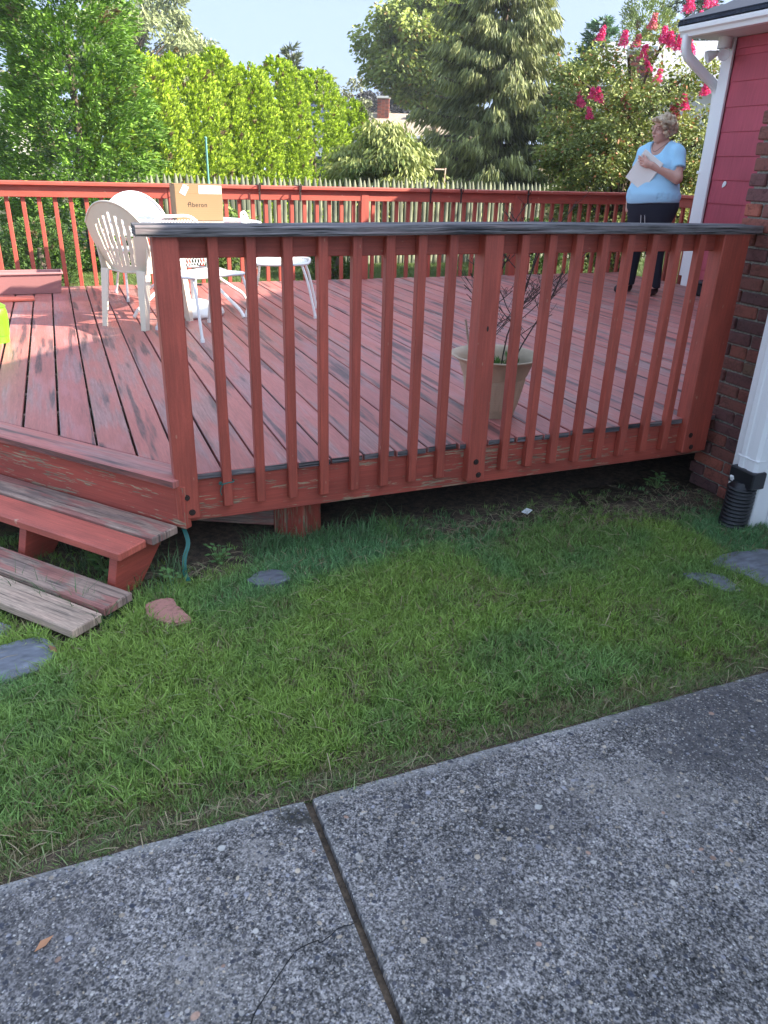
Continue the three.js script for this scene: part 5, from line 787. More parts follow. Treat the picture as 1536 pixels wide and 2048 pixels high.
{ // shipping carton
  const b = thing('cardboard_box', 'closed cardboard shipping box with printed side on the glass table', 'box', [1.085, D + 0.706, -4.03]);
  const W = 0.385, H = 0.275, Dp = 0.29;
  const card = (draw) => { const cv = document.createElement('canvas'); cv.width = 768; cv.height = 548; const x = cv.getContext('2d'); x.fillStyle = '#957350'; x.fillRect(0, 0, 768, 548); for (let i = 0; i < 380; i++) { x.fillStyle = i % 2 ? 'rgba(120,80,40,0.035)' : 'rgba(255,230,190,0.035)'; x.fillRect(0, (i * 97) % 548, 768, 1 + (i % 3)); } draw && draw(x); const t = new THREE.CanvasTexture(cv); t.colorSpace = THREE.SRGBColorSpace; return t; };
  const face = std({ map: card((x) => {
    x.fillStyle = 'rgba(90,58,28,0.5)'; x.fillRect(0, 122, 768, 3);
    x.fillStyle = '#3a2c22'; x.font = 'bold 92px sans-serif'; const w = x.measureText('beron').width; x.fillText('beron', 258, 338);
    x.lineWidth = 13; x.strokeStyle = '#3a2c22'; x.lineCap = 'butt'; x.beginPath(); x.moveTo(206, 338); x.lineTo(206, 292); x.quadraticCurveTo(206, 262, 228, 262); x.quadraticCurveTo(244, 262, 244, 280); x.lineTo(244, 338); x.stroke(); x.beginPath(); x.moveTo(186, 294); x.lineTo(246, 294); x.stroke();
  }), roughness: 0.85 }), plain = std({ map: card(), roughness: 0.85 });
  const body = new THREE.BoxGeometry(W, H, Dp); body.clearGroups(); 
  part(b, 'carton', cbox(W, H, Dp, 0.003), plain, [0, H / 2, 0]);
  part(b, 'printed_face', new THREE.PlaneGeometry(W - 0.008, H - 0.008), face, [0, H / 2, Dp / 2 + 0.001]);
  const lb = document.createElement('canvas'); lb.width = 256; lb.height = 96; { const x = lb.getContext('2d'); x.fillStyle = '#f4f2ee'; x.fillRect(0, 0, 256, 96); x.fillStyle = '#b9b4ae'; for (let i = 0; i < 4; i++) { x.fillRect(70, 14 + i * 16, 60 + (i * 37) % 40, 5); x.fillRect(160, 12 + i * 15, 30 + (i * 23) % 40, 6); } x.fillStyle = '#4a4440'; x.beginPath(); x.arc(142, 80, 6, 0, 7); x.fill(); } const lt = new THREE.CanvasTexture(lb); lt.colorSpace = THREE.SRGBColorSpace;
  part(b, 'shipping_label', new THREE.PlaneGeometry(0.185, 0.062), std({ map: lt, roughness: 0.6 }), [0.095, H - 0.035, Dp / 2 + 0.0022]);
  const tape = new THREE.MeshPhysicalMaterial({ color: lin(0.75, 0.74, 0.76), roughness: 0.2, transmission: 0.2, thickness: 0 });
  part(b, 'tape', cbox(0.05, 0.0012, Dp + 0.004, 0.0003), tape, [-0.10, H + 0.0012, 0]); part(b, 'tape', cbox(0.05, 0.075, 0.0012, 0.0003), tape, [-0.115, H - 0.038, Dp / 2 + 0.0026], [0, 0, -0.5]);
  part(b, 'flap', cbox(W, 0.003, Dp / 2 - 0.002, 0.001), plain, [0, H + 0.002, Dp / 4]); part(b, 'flap', cbox(W, 0.003, Dp / 2 - 0.002, 0.001), plain, [0, H + 0.0035, -Dp / 4], [-0.02, 0, 0]);
}
{ // long trough, plank end and lime tub at the side of the deck
  const t = thing('planter_trough', 'long empty mauve plastic planter trough lying at the back railing', 'planter', [-0.56, D, -4.99], 0.03);
  const mv = std({ color: lin(0.36, 0.165, 0.155), roughness: 0.55 });
  const wl = (sx) => shell(40, 10, (u, v) => [(u - 0.5) * (0.96 + 0.05 * v), 0.004 + 0.178 * v, sx * (0.075 + 0.035 * v)], null, 0.006);
  part(t, 'side_wall', wl(1), mv); part(t, 'side_wall', wl(-1), mv); part(t, 'floor', cbox(0.96, 0.006, 0.15, 0.002), mv, [0, 0.006, 0]);
  for (const s of [-1, 1]) part(t, 'end_wall', shell(8, 8, (u, v) => [s * (0.48 + 0.025 * v), 0.004 + 0.178 * v, (u - 0.5) * 2 * (0.075 + 0.035 * v)], null, 0.006), mv);
  part(t, 'rim', mergeGeometries([cbox(1.04, 0.02, 0.018, 0.005).translate(0, 0.185, 0.116), cbox(1.04, 0.02, 0.018, 0.005).translate(0, 0.185, -0.116), cbox(0.018, 0.02, 0.214, 0.005).translate(0.511, 0.185, 0), cbox(0.018, 0.02, 0.214, 0.005).translate(-0.511, 0.185, 0)]), mv);
  single('sample_board', 'short rose red sample plank lying flat before the mauve trough', 'plank', cbox(0.85, 0.026, 0.135, 0.006, 0), std({ map: railMap, roughness: 0.5, color: lin(1.75, 2.0, 1.95) }), [-0.725, D + 0.0145, -4.56], [0, 0.04, 0]);
  const l = thing('plastic_tub', 'bright lime green plastic tub on the deck boards', 'tub', [-0.62, D, -2.86], 0.3);
  const lm = new THREE.MeshPhysicalMaterial({ color: lin(0.15, 0.50, 0.01), roughness: 0.38, transmission: 0.2, thickness: 0, side: THREE.DoubleSide });
  const sup = (a, rx, rz) => { const c = Math.cos(a), s = Math.sin(a), q = 1 / Math.pow(Math.pow(Math.abs(c), 4) + Math.pow(Math.abs(s), 4), 0.25); return [c * q * rx, s * q * rz]; };
  part(l, 'wall', shell(48, 14, (u, v) => { const [x, z] = sup(u * 6.28319, 0.175 + 0.012 * v - 0.02 * Math.pow(v, 6), 0.15 + 0.012 * v - 0.02 * Math.pow(v, 6)); return [x, 0.05 + 0.19 * v, z]; }, null, 0.006), lm);
  part(l, 'lid', shell(48, 8, (u, v) => { const [x, z] = sup(u * 6.28319, 0.178 * (1 - v) + 0.001, 0.153 * (1 - v) + 0.001); return [x, 0.235 + 0.03 * Math.sqrt(v), z]; }, null, 0.006), lm);
  part(l, 'foot_band', shell(48, 5, (u, v) => { const [x, z] = sup(u * 6.28319, 0.168, 0.143); return [x, 0.001 + 0.055 * v, z]; }, null, 0.008), lm);
}
{ // plant pot with bare twigs
  const t = thing('plant_pot', 'flared tan plastic pot with bare twiggy plant behind the railing', 'plant pot', [1.94, D, -0.37]);
  const pm = tex(512, 256, (x, y, o) => { const u = x / 512, v = y / 256, n = fbm(u * 12, v * 8, 4, 3, 12, 8), q = fbm(u * 5, v * 3, 3, 9, 5, 3), s = sst(0.5, 0.7, n * 0.6 + q * 0.5), k = 0.9 + 0.25 * (n - 0.5); o[0] = mix(0.84, 0.56, s * 0.55) * k; o[1] = mix(0.73, 0.52, s * 0.55) * k; o[2] = mix(0.61, 0.42, s * 0.55) * k; });
  const potM = std({ map: pm, roughness: 0.6, side: THREE.DoubleSide });
  const prof = [[0.0, 0.004], [0.108, 0.004], [0.112, 0.0], [0.118, 0.004], [0.118, 0.022], [0.122, 0.026], [0.126, 0.045], [0.158, 0.20], [0.160, 0.206], [0.166, 0.212], [0.188, 0.275], [0.216, 0.298], [0.228, 0.303], [0.230, 0.309], [0.222, 0.312], [0.205, 0.304], [0.18, 0.278], [0.158, 0.21], [0.15, 0.19]];
  const g = new THREE.LatheGeometry(prof.map((p) => new THREE.Vector2(...p)), 96), p = g.attributes.position; for (let i = 0; i < p.count; i++) { const y = p.getY(i), x = p.getX(i), z = p.getZ(i), rad = Math.hypot(x, z), a = Math.atan2(z, x); if (y > 0.045 && y < 0.203 && rad > 0.115 && i % prof.length < 9) { const k = 1 + 0.018 * Math.max(0, Math.cos(a * 24)); p.setX(i, x * k); p.setZ(i, z * k); } }
  { const q = []; const pr = []; for (let i = 0; i <= 12; i++) { const v = i / 12; pr.push([mix(0.126, 0.158, v), mix(0.046, 0.20, v)]); } part(t, 'fluted_wall', shell(144, 12, (u, v) => { const a = u * 6.28319, k = 1.004 + 0.022 * Math.pow(Math.max(0, Math.cos(a * 12)), 0.5) * Math.min(1, v * 8) * Math.min(1, (1 - v) * 8), r0 = mix(0.126, 0.158, v); return [Math.cos(a) * r0 * k, mix(0.046, 0.20, v), Math.sin(a) * r0 * k]; }, null, 0.002), potM); }
  g.computeVertexNormals(); part(t, 'pot', g, potM); part(t, 'soil', new THREE.CylinderGeometry(0.152, 0.15, 0.02, 40), M.dirt, [0, 0.20, 0]);
  const r = rng(881), tw = [], buds = new Leaves(900), tm = std({ color: lin(0.055, 0.04, 0.035), roughness: 0.9 });
  const grow = (a, dir, len, rad, depth) => { const pts = [a]; let d = V(...dir); for (let i = 1; i <= 4; i++) { d.add(V(rr(-0.16, 0.16, r), rr(-0.05, 0.1, r), rr(-0.16, 0.16, r))).normalize(); const q = pts[i - 1]; pts.push([q[0] + d.x * len / 4, q[1] + d.y * len / 4, q[2] + d.z * len / 4]); } tw.push(tube(pts, rad, 7, 4));
    for (let i = 0; i < 12 * len; i++) { const k = pts[1 + ((r() * 4) | 0)]; buds.add(k[0] + rr(-0.015, 0.015, r), k[1] + rr(-0.03, 0.03, r), k[2] + rr(-0.015, 0.015, r), rr(-1, 1, r), rr(-0.5, 1, r), rr(-1, 1, r), rr(-1, 1, r), 0, rr(-1, 1, r), 0.012, 0.005, 0.07, 0.05, 0.04); }
    if (depth) for (let i = 0; i < (depth === 2 ? 8 : 4); i++) { const s = 0.25 + 0.72 * r(), k = Math.min(3, Math.floor(s * 4)), f = s * 4 - k, q = [0, 1, 2].map((j) => mix(pts[k][j], pts[k + 1][j], f)), an = r() * 6.28; grow(q, [Math.cos(an) * 0.8, 0.55 + 0.4 * r(), Math.sin(an) * 0.8], len * mix(0.25, 0.45, r()), rad * 0.55, depth - 1); } };
  for (const [a, ln, o, l] of [[0.3, 0.05, 0.62, 0.3], [1.6, 0.06, 0.80, 0.08], [2.8, 0.07, 0.55, 0.35], [3.9, 0.05, 0.70, 0.12], [5.2, 0.07, 0.64, 0.25], [0.0, 0.08, 0.56, 0.42]]) grow([Math.cos(a) * ln, 0.20, Math.sin(a) * ln], [Math.cos(a) * l, 1, Math.sin(a) * l], o, 0.0042, 2);
  part(t, 'twigs', mergeGeometries(tw), tm); part(t, 'buds', buds.geo(), M.leaf).userData.kind = 'stuff';
  part(t, 'stake', rod([-0.10, 0.2, -0.05], [-0.135, 0.47, -0.10], 0.006), M.bare);
  const sp = new Leaves(240); for (let i = 0; i < 240; i++) { const b = i % 3, cx = [-0.03, 0.08, 0.095][b], cz = [0.05, 0.03, -0.02][b]; sp.add(cx + rr(-0.03, 0.03, r), 0.20 + r() * 0.08, cz + rr(-0.03, 0.03, r), rr(-0.6, 0.6, r), 1, rr(-0.6, 0.6, r), rr(-1, 1, r), 0, rr(-1, 1, r), 0.045, 0.01, 0.12, 0.24, 0.06); } part(t, 'sprouts', sp.geo(), M.leaf);
}
{ const b = thing('storage_box', 'small black plastic box on the deck against the rose siding', 'box', [6.33, D, -3.47], 0.1); part(b, 'tub', cbox(0.3, 0.12, 0.2, 0.012), M.blackp, [0, 0.061, 0]); part(b, 'lid', cbox(0.32, 0.025, 0.22, 0.008), M.blackp, [0, 0.1345, 0]); part(b, 'latch', cbox(0.04, 0.05, 0.012, 0.003), M.blackp, [0, 0.11, 0.11]); }

// ---------- the person ----------
// surface nets over a scalar field (negative inside)
function nets(lo, hi, cell, f) {
  const n = [0, 1, 2].map((i) => Math.ceil((hi[i] - lo[i]) / cell) + 1), [nx, ny, nz] = n, F = new Float32Array(nx * ny * nz), id = (i, j, k) => (k * ny + j) * nx + i;
  for (let k = 0; k < nz; k++) for (let j = 0; j < ny; j++) for (let i = 0; i < nx; i++) F[id(i, j, k)] = f(lo[0] + i * cell, lo[1] + j * cell, lo[2] + k * cell);
  const vi = new Int32Array(nx * ny * nz).fill(-1), P = [], ix = [];
  for (let k = 0; k < nz - 1; k++) for (let j = 0; j < ny - 1; j++) for (let i = 0; i < nx - 1; i++) {
    let m = 0, sx = 0, sy = 0, sz = 0, c = 0; const v = []; for (let q = 0; q < 8; q++) { v[q] = F[id(i + (q & 1), j + ((q >> 1) & 1), k + (q >> 2))]; if (v[q] < 0) m |= 1 << q; } if (m === 0 || m === 255) continue;
    for (let a = 0; a < 8; a++) for (const b of [1, 2, 4]) { if (a & b) continue; const e = a | b; if ((v[a] < 0) === (v[e] < 0)) continue; const t = v[a] / (v[a] - v[e]); sx += (a & 1) + (b === 1 ? t : 0); sy += ((a >> 1) & 1) + (b === 2 ? t : 0); sz += (a >> 2) + (b === 4 ? t : 0); c++; }
    vi[id(i, j, k)] = P.length / 3; P.push(lo[0] + (i + sx / c) * cell, lo[1] + (j + sy / c) * cell, lo[2] + (k + sz / c) * cell);
  }
  const quad = (a, b, c, d, fl) => { if (a < 0 || b < 0 || c < 0 || d < 0) return; fl ? ix.push(a, b, c, a, c, d) : ix.push(a, c, b, a, d, c); };
  for (let k = 1; k < nz - 1; k++) for (let j = 1; j < ny - 1; j++) for (let i = 1; i < nx - 1; i++) { const s = F[id(i, j, k)] < 0;
    if (s !== F[id(i + 1, j, k)] < 0) quad(vi[id(i, j - 1, k - 1)], vi[id(i, j, k - 1)], vi[id(i, j, k)], vi[id(i, j - 1, k)], s);
    if (s !== F[id(i, j + 1, k)] < 0) quad(vi[id(i - 1, j, k - 1)], vi[id(i - 1, j, k)], vi[id(i, j, k)], vi[id(i, j, k - 1)], s);
    if (s !== F[id(i, j, k + 1)] < 0) quad(vi[id(i - 1, j - 1, k)], vi[id(i, j - 1, k)], vi[id(i, j, k)], vi[id(i - 1, j, k)], s); }
  const g = new THREE.BufferGeometry(); g.setAttribute('position', new THREE.Float32BufferAttribute(P, 3)); g.setIndex(ix); g.computeVertexNormals(); return g;
}
const smin = (a, b, k) => { const h = clamp(0.5 + 0.5 * (b - a) / k); return mix(b, a, h) - k * h * (1 - h); };
const cap = (x, y, z, a, b, ra, rb) => { const bx = b[0] - a[0], by = b[1] - a[1], bz = b[2] - a[2], px = x - a[0], py = y - a[1], pz = z - a[2], t = clamp((px * bx + py * by + pz * bz) / (bx * bx + by * by + bz * bz)); return Math.hypot(px - bx * t, py - by * t, pz - bz * t) - mix(ra, rb, t); };
const ell = (x, y, z, c, r) => { const a = (x - c[0]) / r[0], b = (y - c[1]) / r[1], d = (z - c[2]) / r[2], k = Math.hypot(a, b, d); return (k - 1) * Math.min(r[0], r[1], r[2]); };
{
  const t = thing('person', 'person in light blue shirt and navy trousers hugging a white folder', 'person', [5.66, D, -3.76], -1.19);
  const skin = new THREE.MeshPhysicalMaterial({ color: lin(0.56, 0.31, 0.235), roughness: 0.55 }), shirtM = std({ color: lin(0.36, 0.64, 0.82), roughness: 0.9 }), pantM = std({ color: lin(0.012, 0.014, 0.026), roughness: 0.92 }), shoeM = std({ color: lin(0.012, 0.012, 0.014), roughness: 0.5 }), hairM = std({ color: lin(0.40, 0.29, 0.18), roughness: 0.6 });
  const J = { shL: [0.168, 1.352, -0.01], elL: [0.255, 1.135, 0.075], wrL: [0.045, 1.245, 0.235], shR: [-0.168, 1.352, -0.01], elR: [-0.265, 1.125, -0.06], wrR: [-0.255, 0.905, 0.03], hdR: [-0.225, 0.82, 0.06], hipL: [0.095, 0.88, 0], hipR: [-0.095, 0.88, 0], knL: [0.125, 0.475, 0.035], knR: [-0.125, 0.475, 0.035], anL: [0.15, 0.085, -0.01], anR: [-0.15, 0.085, -0.01] };
  const HC = [0.0, 1.565, 0.035], hy = -0.42, ch = Math.cos(hy), sh = Math.sin(hy);           // head centre; the head turns to her right
  const toHead = (x, y, z) => { const X = x - HC[0], Z = z - HC[2]; return [X * ch - Z * sh, y - HC[1], X * sh + Z * ch]; };
  const fromHead = (x, y, z) => [HC[0] + x * ch + z * sh, HC[1] + y, HC[2] - x * sh + z * ch];
  const torso = (x, y, z) => { let d = ell(x, y, z, [0, 1.25, -0.005], [0.205, 0.20, 0.135]); d = smin(d, ell(x, y, z, [0, 1.03, 0.03], [0.215, 0.19, 0.175]), 0.09); d = smin(d, ell(x, y, z, [0, 0.90, -0.005], [0.225, 0.15, 0.165]), 0.08); d = smin(d, ell(x, y, z, [0.085, 1.22, 0.10], [0.095, 0.09, 0.085]), 0.05); d = smin(d, ell(x, y, z, [-0.085, 1.22, 0.10], [0.095, 0.09, 0.085]), 0.05); d = smin(d, cap(x, y, z, J.shL, J.shR, 0.062, 0.062), 0.06); d = smin(d, cap(x, y, z, [-0.07, 1.395, -0.015], [0.07, 1.395, -0.015], 0.05, 0.05), 0.05); return d; };
  const legs = (x, y, z, e = 0) => Math.min(smin(cap(x, y, z, J.hipL, J.knL, 0.115 + e, 0.075 + e), cap(x, y, z, J.knL, J.anL, 0.072 + e, 0.045 + e * 1.3), 0.03), smin(cap(x, y, z, J.hipR, J.knR, 0.115 + e, 0.075 + e), cap(x, y, z, J.knR, J.anR, 0.072 + e, 0.045 + e * 1.3), 0.03));
  const armU = (x, y, z, e = 0) => Math.min(cap(x, y, z, J.shL, J.elL, 0.066 + e, 0.05 + e), cap(x, y, z, J.shR, J.elR, 0.066 + e, 0.05 + e));
  const armF = (x, y, z) => Math.min(cap(x, y, z, J.elL, J.wrL, 0.049, 0.031), cap(x, y, z, J.elR, J.wrR, 0.048, 0.03));
  const bodyF = (x, y, z) => { let d = torso(x, y, z); d = smin(d, legs(x, y, z), 0.05); d = smin(d, smin(armU(x, y, z), armF(x, y, z), 0.02), 0.025); d = smin(d, cap(x, y, z, [0, 1.38, -0.015], [0.0, 1.50, 0.02], 0.062, 0.055), 0.04); d = smin(d, Math.min(cap(x, y, z, J.anL, [0.16, 0.045, 0.10], 0.042, 0.034), cap(x, y, z, J.anR, [-0.17, 0.045, 0.10], 0.042, 0.034)), 0.02); return d; };
  // head with brow, nose, cheeks, lips, chin and ears, on a fine grid
  const headF = (x, y, z) => { const [a, b, c] = toHead(x, y, z); let d = ell(a, b, c, [0, 0.02, -0.015], [0.076, 0.105, 0.096]); d = smin(d, ell(a, b, c, [0, -0.055, 0.025], [0.056, 0.065, 0.062]), 0.035); d = smin(d, ell(a, b, c, [0, -0.098, 0.055], [0.024, 0.02, 0.022]), 0.02); for (const s of [-1, 1]) { d = smin(d, ell(a, b, c, [s * 0.042, -0.032, 0.058], [0.022, 0.02, 0.02]), 0.02); d = smin(d, ell(a, b, c, [s * 0.03, 0.032, 0.078], [0.026, 0.008, 0.012]), 0.012); d = -smin(-d, ell(a, b, c, [s * 0.032, 0.010, 0.094], [0.017, 0.011, 0.014]), 0.008); d = smin(d, ell(a, b, c, [s * 0.078, -0.008, -0.005], [0.011, 0.03, 0.018]), 0.008); d = smin(d, ell(a, b, c, [s * 0.031, 0.009, 0.076], [0.014, 0.012, 0.012]), 0.003); }
    d = smin(d, cap(a, b, c, [0, 0.018, 0.085], [0, -0.026, 0.108], 0.008, 0.0135), 0.012); d = smin(d, ell(a, b, c, [0, -0.031, 0.094], [0.018, 0.009, 0.012]), 0.008); d = smin(d, ell(a, b, c, [0, -0.058, 0.082], [0.024, 0.006, 0.010]), 0.006); d = smin(d, ell(a, b, c, [0, -0.070, 0.080], [0.02, 0.007, 0.010]), 0.006); d = -smin(-d, ell(a, b, c, [0, -0.0635, 0.094], [0.024, 0.0016, 0.010]), 0.002); d = smin(d, cap(x, y, z, [0, 1.43, -0.005], [0.0, 1.51, 0.02], 0.058, 0.054), 0.025); return d; };
  // left hand laid over the folder: palm and five bent fingers
  const hand = (() => { const w = J.wrL, dir = [-0.86, 0.30, 0.12], p = (a, b, c) => [w[0] + dir[0] * a - 0.30 * b * 0.9, w[1] + dir[1] * a + b * 0.93, w[2] + 0.02 + c + 0.1 * a]; const C = []; C.push([w, p(0.045, 0, 0.0), 0.029, 0.030], [p(0.045, 0.02, 0), p(0.08, 0.025, 0.0), 0.024, 0.02], [p(0.045, -0.02, 0), p(0.08, -0.025, 0), 0.024, 0.02]); [[0.032, 0.066], [0.011, 0.074], [-0.011, 0.070], [-0.032, 0.056]].forEach(([b, l]) => { C.push([p(0.082, b, 0.004), p(0.082 + l * 0.45, b * 1.15, 0.010), 0.0105, 0.0095], [p(0.082 + l * 0.45, b * 1.15, 0.010), p(0.082 + l, b * 1.2, -0.012), 0.0095, 0.008]); }); C.push([p(0.025, 0.025, 0.006), p(0.05, 0.058, 0.006), 0.0135, 0.011], [p(0.05, 0.058, 0.006), p(0.082, 0.068, -0.004), 0.011, 0.009]); return C; })();
  const handF = (x, y, z) => { let d = cap(x, y, z, J.elL, J.wrL, 0.049, 0.031); hand.forEach((c, i) => { d = smin(d, cap(x, y, z, c[0], c[1], c[2], c[3]), i < 3 ? 0.014 : 0.004); }); return d; };
  const handR = (() => { const h = J.hdR, w = J.wrR, C = [[w, h, 0.029, 0.034]]; [-0.024, -0.008, 0.008, 0.024].forEach((b, i) => { C.push([[h[0] + 0.01, h[1] - 0.005, h[2] + b], [h[0] + 0.025, h[1] - 0.07 + 0.006 * i, h[2] + b * 1.1 + 0.01], 0.011, 0.009]); }); C.push([[h[0] + 0.005, h[1] + 0.03, h[2] + 0.03], [h[0] + 0.02, h[1] - 0.01, h[2] + 0.055], 0.012, 0.01]); return C; })();
  const handRF = (x, y, z) => { let d = 9; handR.forEach((c) => { d = smin(d, cap(x, y, z, c[0], c[1], c[2], c[3]), 0.008); }); return d; };
  const body = mergeGeometries([nets([-0.42, -0.01, -0.3], [0.42, 1.52, 0.36], 0.013, bodyF), nets([-0.14, 1.41, -0.13], [0.14, 1.72, 0.19], 0.0042, headF), nets([-0.16, 1.10, 0.12], [0.16, 1.40, 0.34], 0.0045, handF), nets([-0.32, 0.70, -0.02], [-0.15, 0.96, 0.16], 0.006, handRF)]);
  part(t, 'body', body, skin);
  // shirt: loose, folds at the waist, short sleeves, scooped neck
  const fold = (x, y, z) => 0.006 * Math.sin(y * 52 + x * 14 + 5 * vnoise(x * 7, y * 6, 3)) * sst(1.15, 1.02, y) * sst(0.90, 0.98, y) * sst(-0.22, 0.12, x) + 0.005 * Math.sin(x * 60 + y * 18) * sst(1.26, 1.36, y) + 0.008 * (noise3(x * 14, y * 9, z * 14, 5) - 0.5);
  const shirtF = (x, y, z) => { let d = torso(x, y, z) - 0.016 + fold(x, y, z); d = smin(d, ell(x, y, z, [0, 0.97, 0.02], [0.262, 0.13, 0.21]), 0.05); const sl = Math.min(cap(x, y, z, J.shL, [0.222, 1.225, 0.04], 0.074, 0.077), cap(x, y, z, J.shR, [-0.226, 1.235, -0.036], 0.074, 0.077)); d = smin(d, sl, 0.03); d = Math.max(d, 0.895 + 0.012 * Math.sin(x * 7) - y); const cutL = (J.elL[0] - J.shL[0]) * (x - 0.222) + (J.elL[1] - J.shL[1]) * (y - 1.215) + (J.elL[2] - J.shL[2]) * (z - 0.04), cutR = (J.elR[0] - J.shR[0]) * (x + 0.228) + (J.elR[1] - J.shR[1]) * (y - 1.215) + (J.elR[2] - J.shR[2]) * (z + 0.036); if (x > 0.15) d = Math.max(d, smin(cutL * 3.6, 1, 0.01) > 0 && torso(x, y, z) > 0.035 ? cutL * 3.6 : -1); if (x < -0.15) d = Math.max(d, cutR * 3.6 > 0 && torso(x, y, z) > 0.035 ? cutR * 3.6 : -1); d = -smin(-d, cap(x, y, z, [0, 1.46, 0.02], [0, 1.395, 0.16], 0.085, 0.07), 0.01); return d; };
  part(t, 'shirt', nets([-0.38, 0.86, -0.26], [0.38, 1.50, 0.3], 0.009, shirtF), shirtM);
  const pantF = (x, y, z) => { let d = smin(legs(x, y, z, 0.022), ell(x, y, z, [0, 0.88, -0.005], [0.268, 0.20, 0.195]), 0.06) + 0.004 * (noise3(x * 12, y * 7, z * 12, 7) - 0.5); d = Math.max(d, y - 1.03); d = Math.max(d, 0.075 - y); return d; };
  part(t, 'trousers', nets([-0.36, 0.04, -0.28], [0.36, 1.06, 0.3], 0.0105, pantF), pantM);
  for (const s of [-1, 1]) { part(t, 'drawstring', tube([[s * 0.012, 0.93, 0.182], [s * 0.016, 0.88, 0.184], [s * 0.02, 0.80, 0.168], [s * 0.024, 0.70, 0.14]], 0.0035, 12, 5), M.soffit);
    const an = s > 0 ? J.anL : J.anR, toe = [s * 0.172, 0.035, 0.135]; part(t, 'shoe', nets([s * 0.16 - 0.08, -0.005, -0.1], [s * 0.16 + 0.08, 0.13, 0.2], 0.007, (x, y, z) => { let d = smin(cap(x, y, z, [an[0], 0.045, -0.035], toe, 0.046, 0.042), cap(x, y, z, [an[0], 0.06, -0.02], [an[0], 0.10, -0.015], 0.047, 0.047), 0.025); return Math.max(d, 0.002 - y); }), shoeM); }
  // short wavy hair with a side-swept fringe
  const curl = []; { const r = rng(66); for (let i = 0; i < 90; i++) { let a, b, c; do { a = rr(-1, 1, r); b = rr(-0.75, 1, r); c = rr(-1, 1, r); } while (Math.abs(Math.hypot(a, b, c) - 0.9) > 0.1 || (c > 0.35 && b < 0.42)); curl.push([a * 0.102, 0.03 + b * 0.112, -0.02 + c * 0.112, rr(0.018, 0.032, r)]); } for (const q of [[-0.075, 0.02, 0.05], [-0.08, -0.02, 0.03], [0.08, 0.02, 0.045], [0.085, -0.025, 0.025], [-0.06, 0.085, 0.07], [-0.025, 0.092, 0.082], [0.015, 0.088, 0.085], [0.05, 0.078, 0.075], [0.07, 0.05, 0.062]]) curl.push([...q, 0.026]); }
  const hairF = (x, y, z) => { const [a, b, c] = toHead(x, y, z); let d = ell(a, b, c, [0, 0.03, -0.028], [0.095, 0.105, 0.105]); for (const q of curl) { const dx = a - q[0], dy = b - q[1], dz = c - q[2]; if (dx * dx + dy * dy + dz * dz < 0.0036) d = smin(d, Math.hypot(dx, dy * 1.15, dz) - q[3], 0.010); } d = -smin(-d, ell(a, b, c, [0, -0.03, 0.115], [0.072, 0.105, 0.092]), 0.006); d = Math.max(d, -0.088 - b + 0.25 * Math.max(0, c)); return d + Math.sin(b * 130 + a * 70 + 6 * noise3(a * 26, b * 26, c * 26, 3)) * 0.0028 + 0.012 * (noise3(a * 60, b * 50, c * 60, 8) - 0.5); };
  { const g = nets([-0.17, 1.44, -0.18], [0.17, 1.74, 0.2], 0.0042, hairF), p = g.attributes.position, cc = new Float32Array(p.count * 3); for (let i = 0; i < p.count; i++) { const n = noise3(p.getX(i) * 55, p.getY(i) * 30, p.getZ(i) * 55, 4), m = noise3(p.getX(i) * 13, p.getY(i) * 13, p.getZ(i) * 13, 6), k = clamp(0.3 + 1.7 * (n - 0.4) + 0.9 * (m - 0.5)); cc[i * 3] = mix(0.22, 0.66, k); cc[i * 3 + 1] = mix(0.145, 0.51, k); cc[i * 3 + 2] = mix(0.085, 0.34, k); } g.setAttribute('color', new THREE.BufferAttribute(cc, 3)); part(t, 'hair', g, std({ vertexColors: true, roughness: 0.6 })); }
  const dark = std({ color: lin(0.03, 0.022, 0.02), roughness: 0.3 }), lip = std({ color: lin(0.32, 0.09, 0.085), roughness: 0.5 });
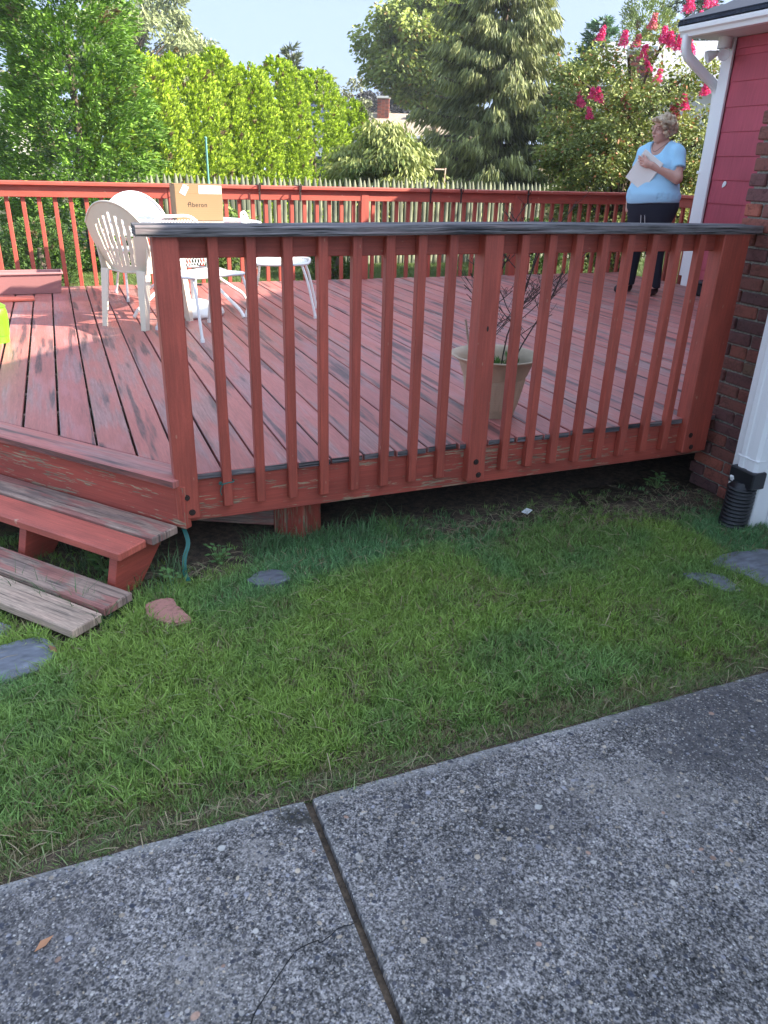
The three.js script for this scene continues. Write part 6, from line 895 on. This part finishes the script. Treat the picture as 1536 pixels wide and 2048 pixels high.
  for (const s of [-1, 1]) { part(t, 'eye', new THREE.SphereGeometry(0.0052, 10, 8), dark, fromHead(s * 0.031, 0.009, 0.0845)); const bw = part(t, 'eyebrow', cbox(0.03, 0.004, 0.005, 0.0015), hairM, fromHead(s * 0.032, 0.031, 0.0885)); bw.rotation.y = hy * -1; }
  part(t, 'lips', (() => { const g = new THREE.SphereGeometry(1, 14, 8); g.scale(0.022, 0.0075, 0.006); return g; })(), lip, fromHead(0, -0.0635, 0.0885), [0, -hy, 0]);
  const gl = new THREE.Group(); const fr = []; for (const s of [-1, 1]) { const g = new THREE.TorusGeometry(0.0225, 0.0013, 6, 28); g.scale(1.1, 0.82, 1); g.translate(s * 0.033, 0.006, 0.105); fr.push(g, rod([s * 0.056, 0.010, 0.103], [s * 0.082, 0.012, 0.0], 0.0012, 0.0012, 5)); } fr.push(rod([-0.009, 0.010, 0.107], [0.009, 0.010, 0.107], 0.0012, 0.0012, 5)); const gg = mergeGeometries(fr.map((g) => { const q = g.clone(); q.deleteAttribute('uv'); return q; })); part(t, 'glasses', gg, std({ color: lin(0.12, 0.07, 0.05), roughness: 0.3, metalness: 0.6 }), HC, [0, -hy, 0]);
  part(t, 'necklace', tube([[-0.075, 1.455, 0.03], [-0.05, 1.41, 0.10], [0, 1.368, 0.135], [0.05, 1.41, 0.10], [0.075, 1.455, 0.03]], 0.0022, 24, 5), dark);
  // the folder she presses to her chest
  const f = thing('document_folder', 'white paper folder pressed to the chest under one arm', 'folder', [0, 0, 0]); t.updateMatrixWorld(); const c = V(-0.03, 1.195, 0.222).applyMatrix4(t.matrixWorld); f.position.copy(c); f.rotation.set(0, -1.19, 0);
  const inner = new THREE.Group(); const q = [0.10, 0.12, -0.60];
  const cover = std({ color: lin(0.80, 0.79, 0.72), roughness: 0.7 }), paper = std({ color: lin(0.8, 0.8, 0.78), roughness: 0.8 });
  part(f, 'cover', cbox(0.235, 0.31, 0.003, 0.001), cover, [0, 0, 0.006], q); part(f, 'cover', cbox(0.235, 0.31, 0.003, 0.001), cover, [0, 0, -0.006], q); part(f, 'pages', cbox(0.222, 0.298, 0.008, 0.001), paper, [0, 0, 0], q);
}
scene.fog = new THREE.FogExp2(new THREE.Color(0.80, 0.86, 0.92), 0.0006);
renderer.render(scene, camera);
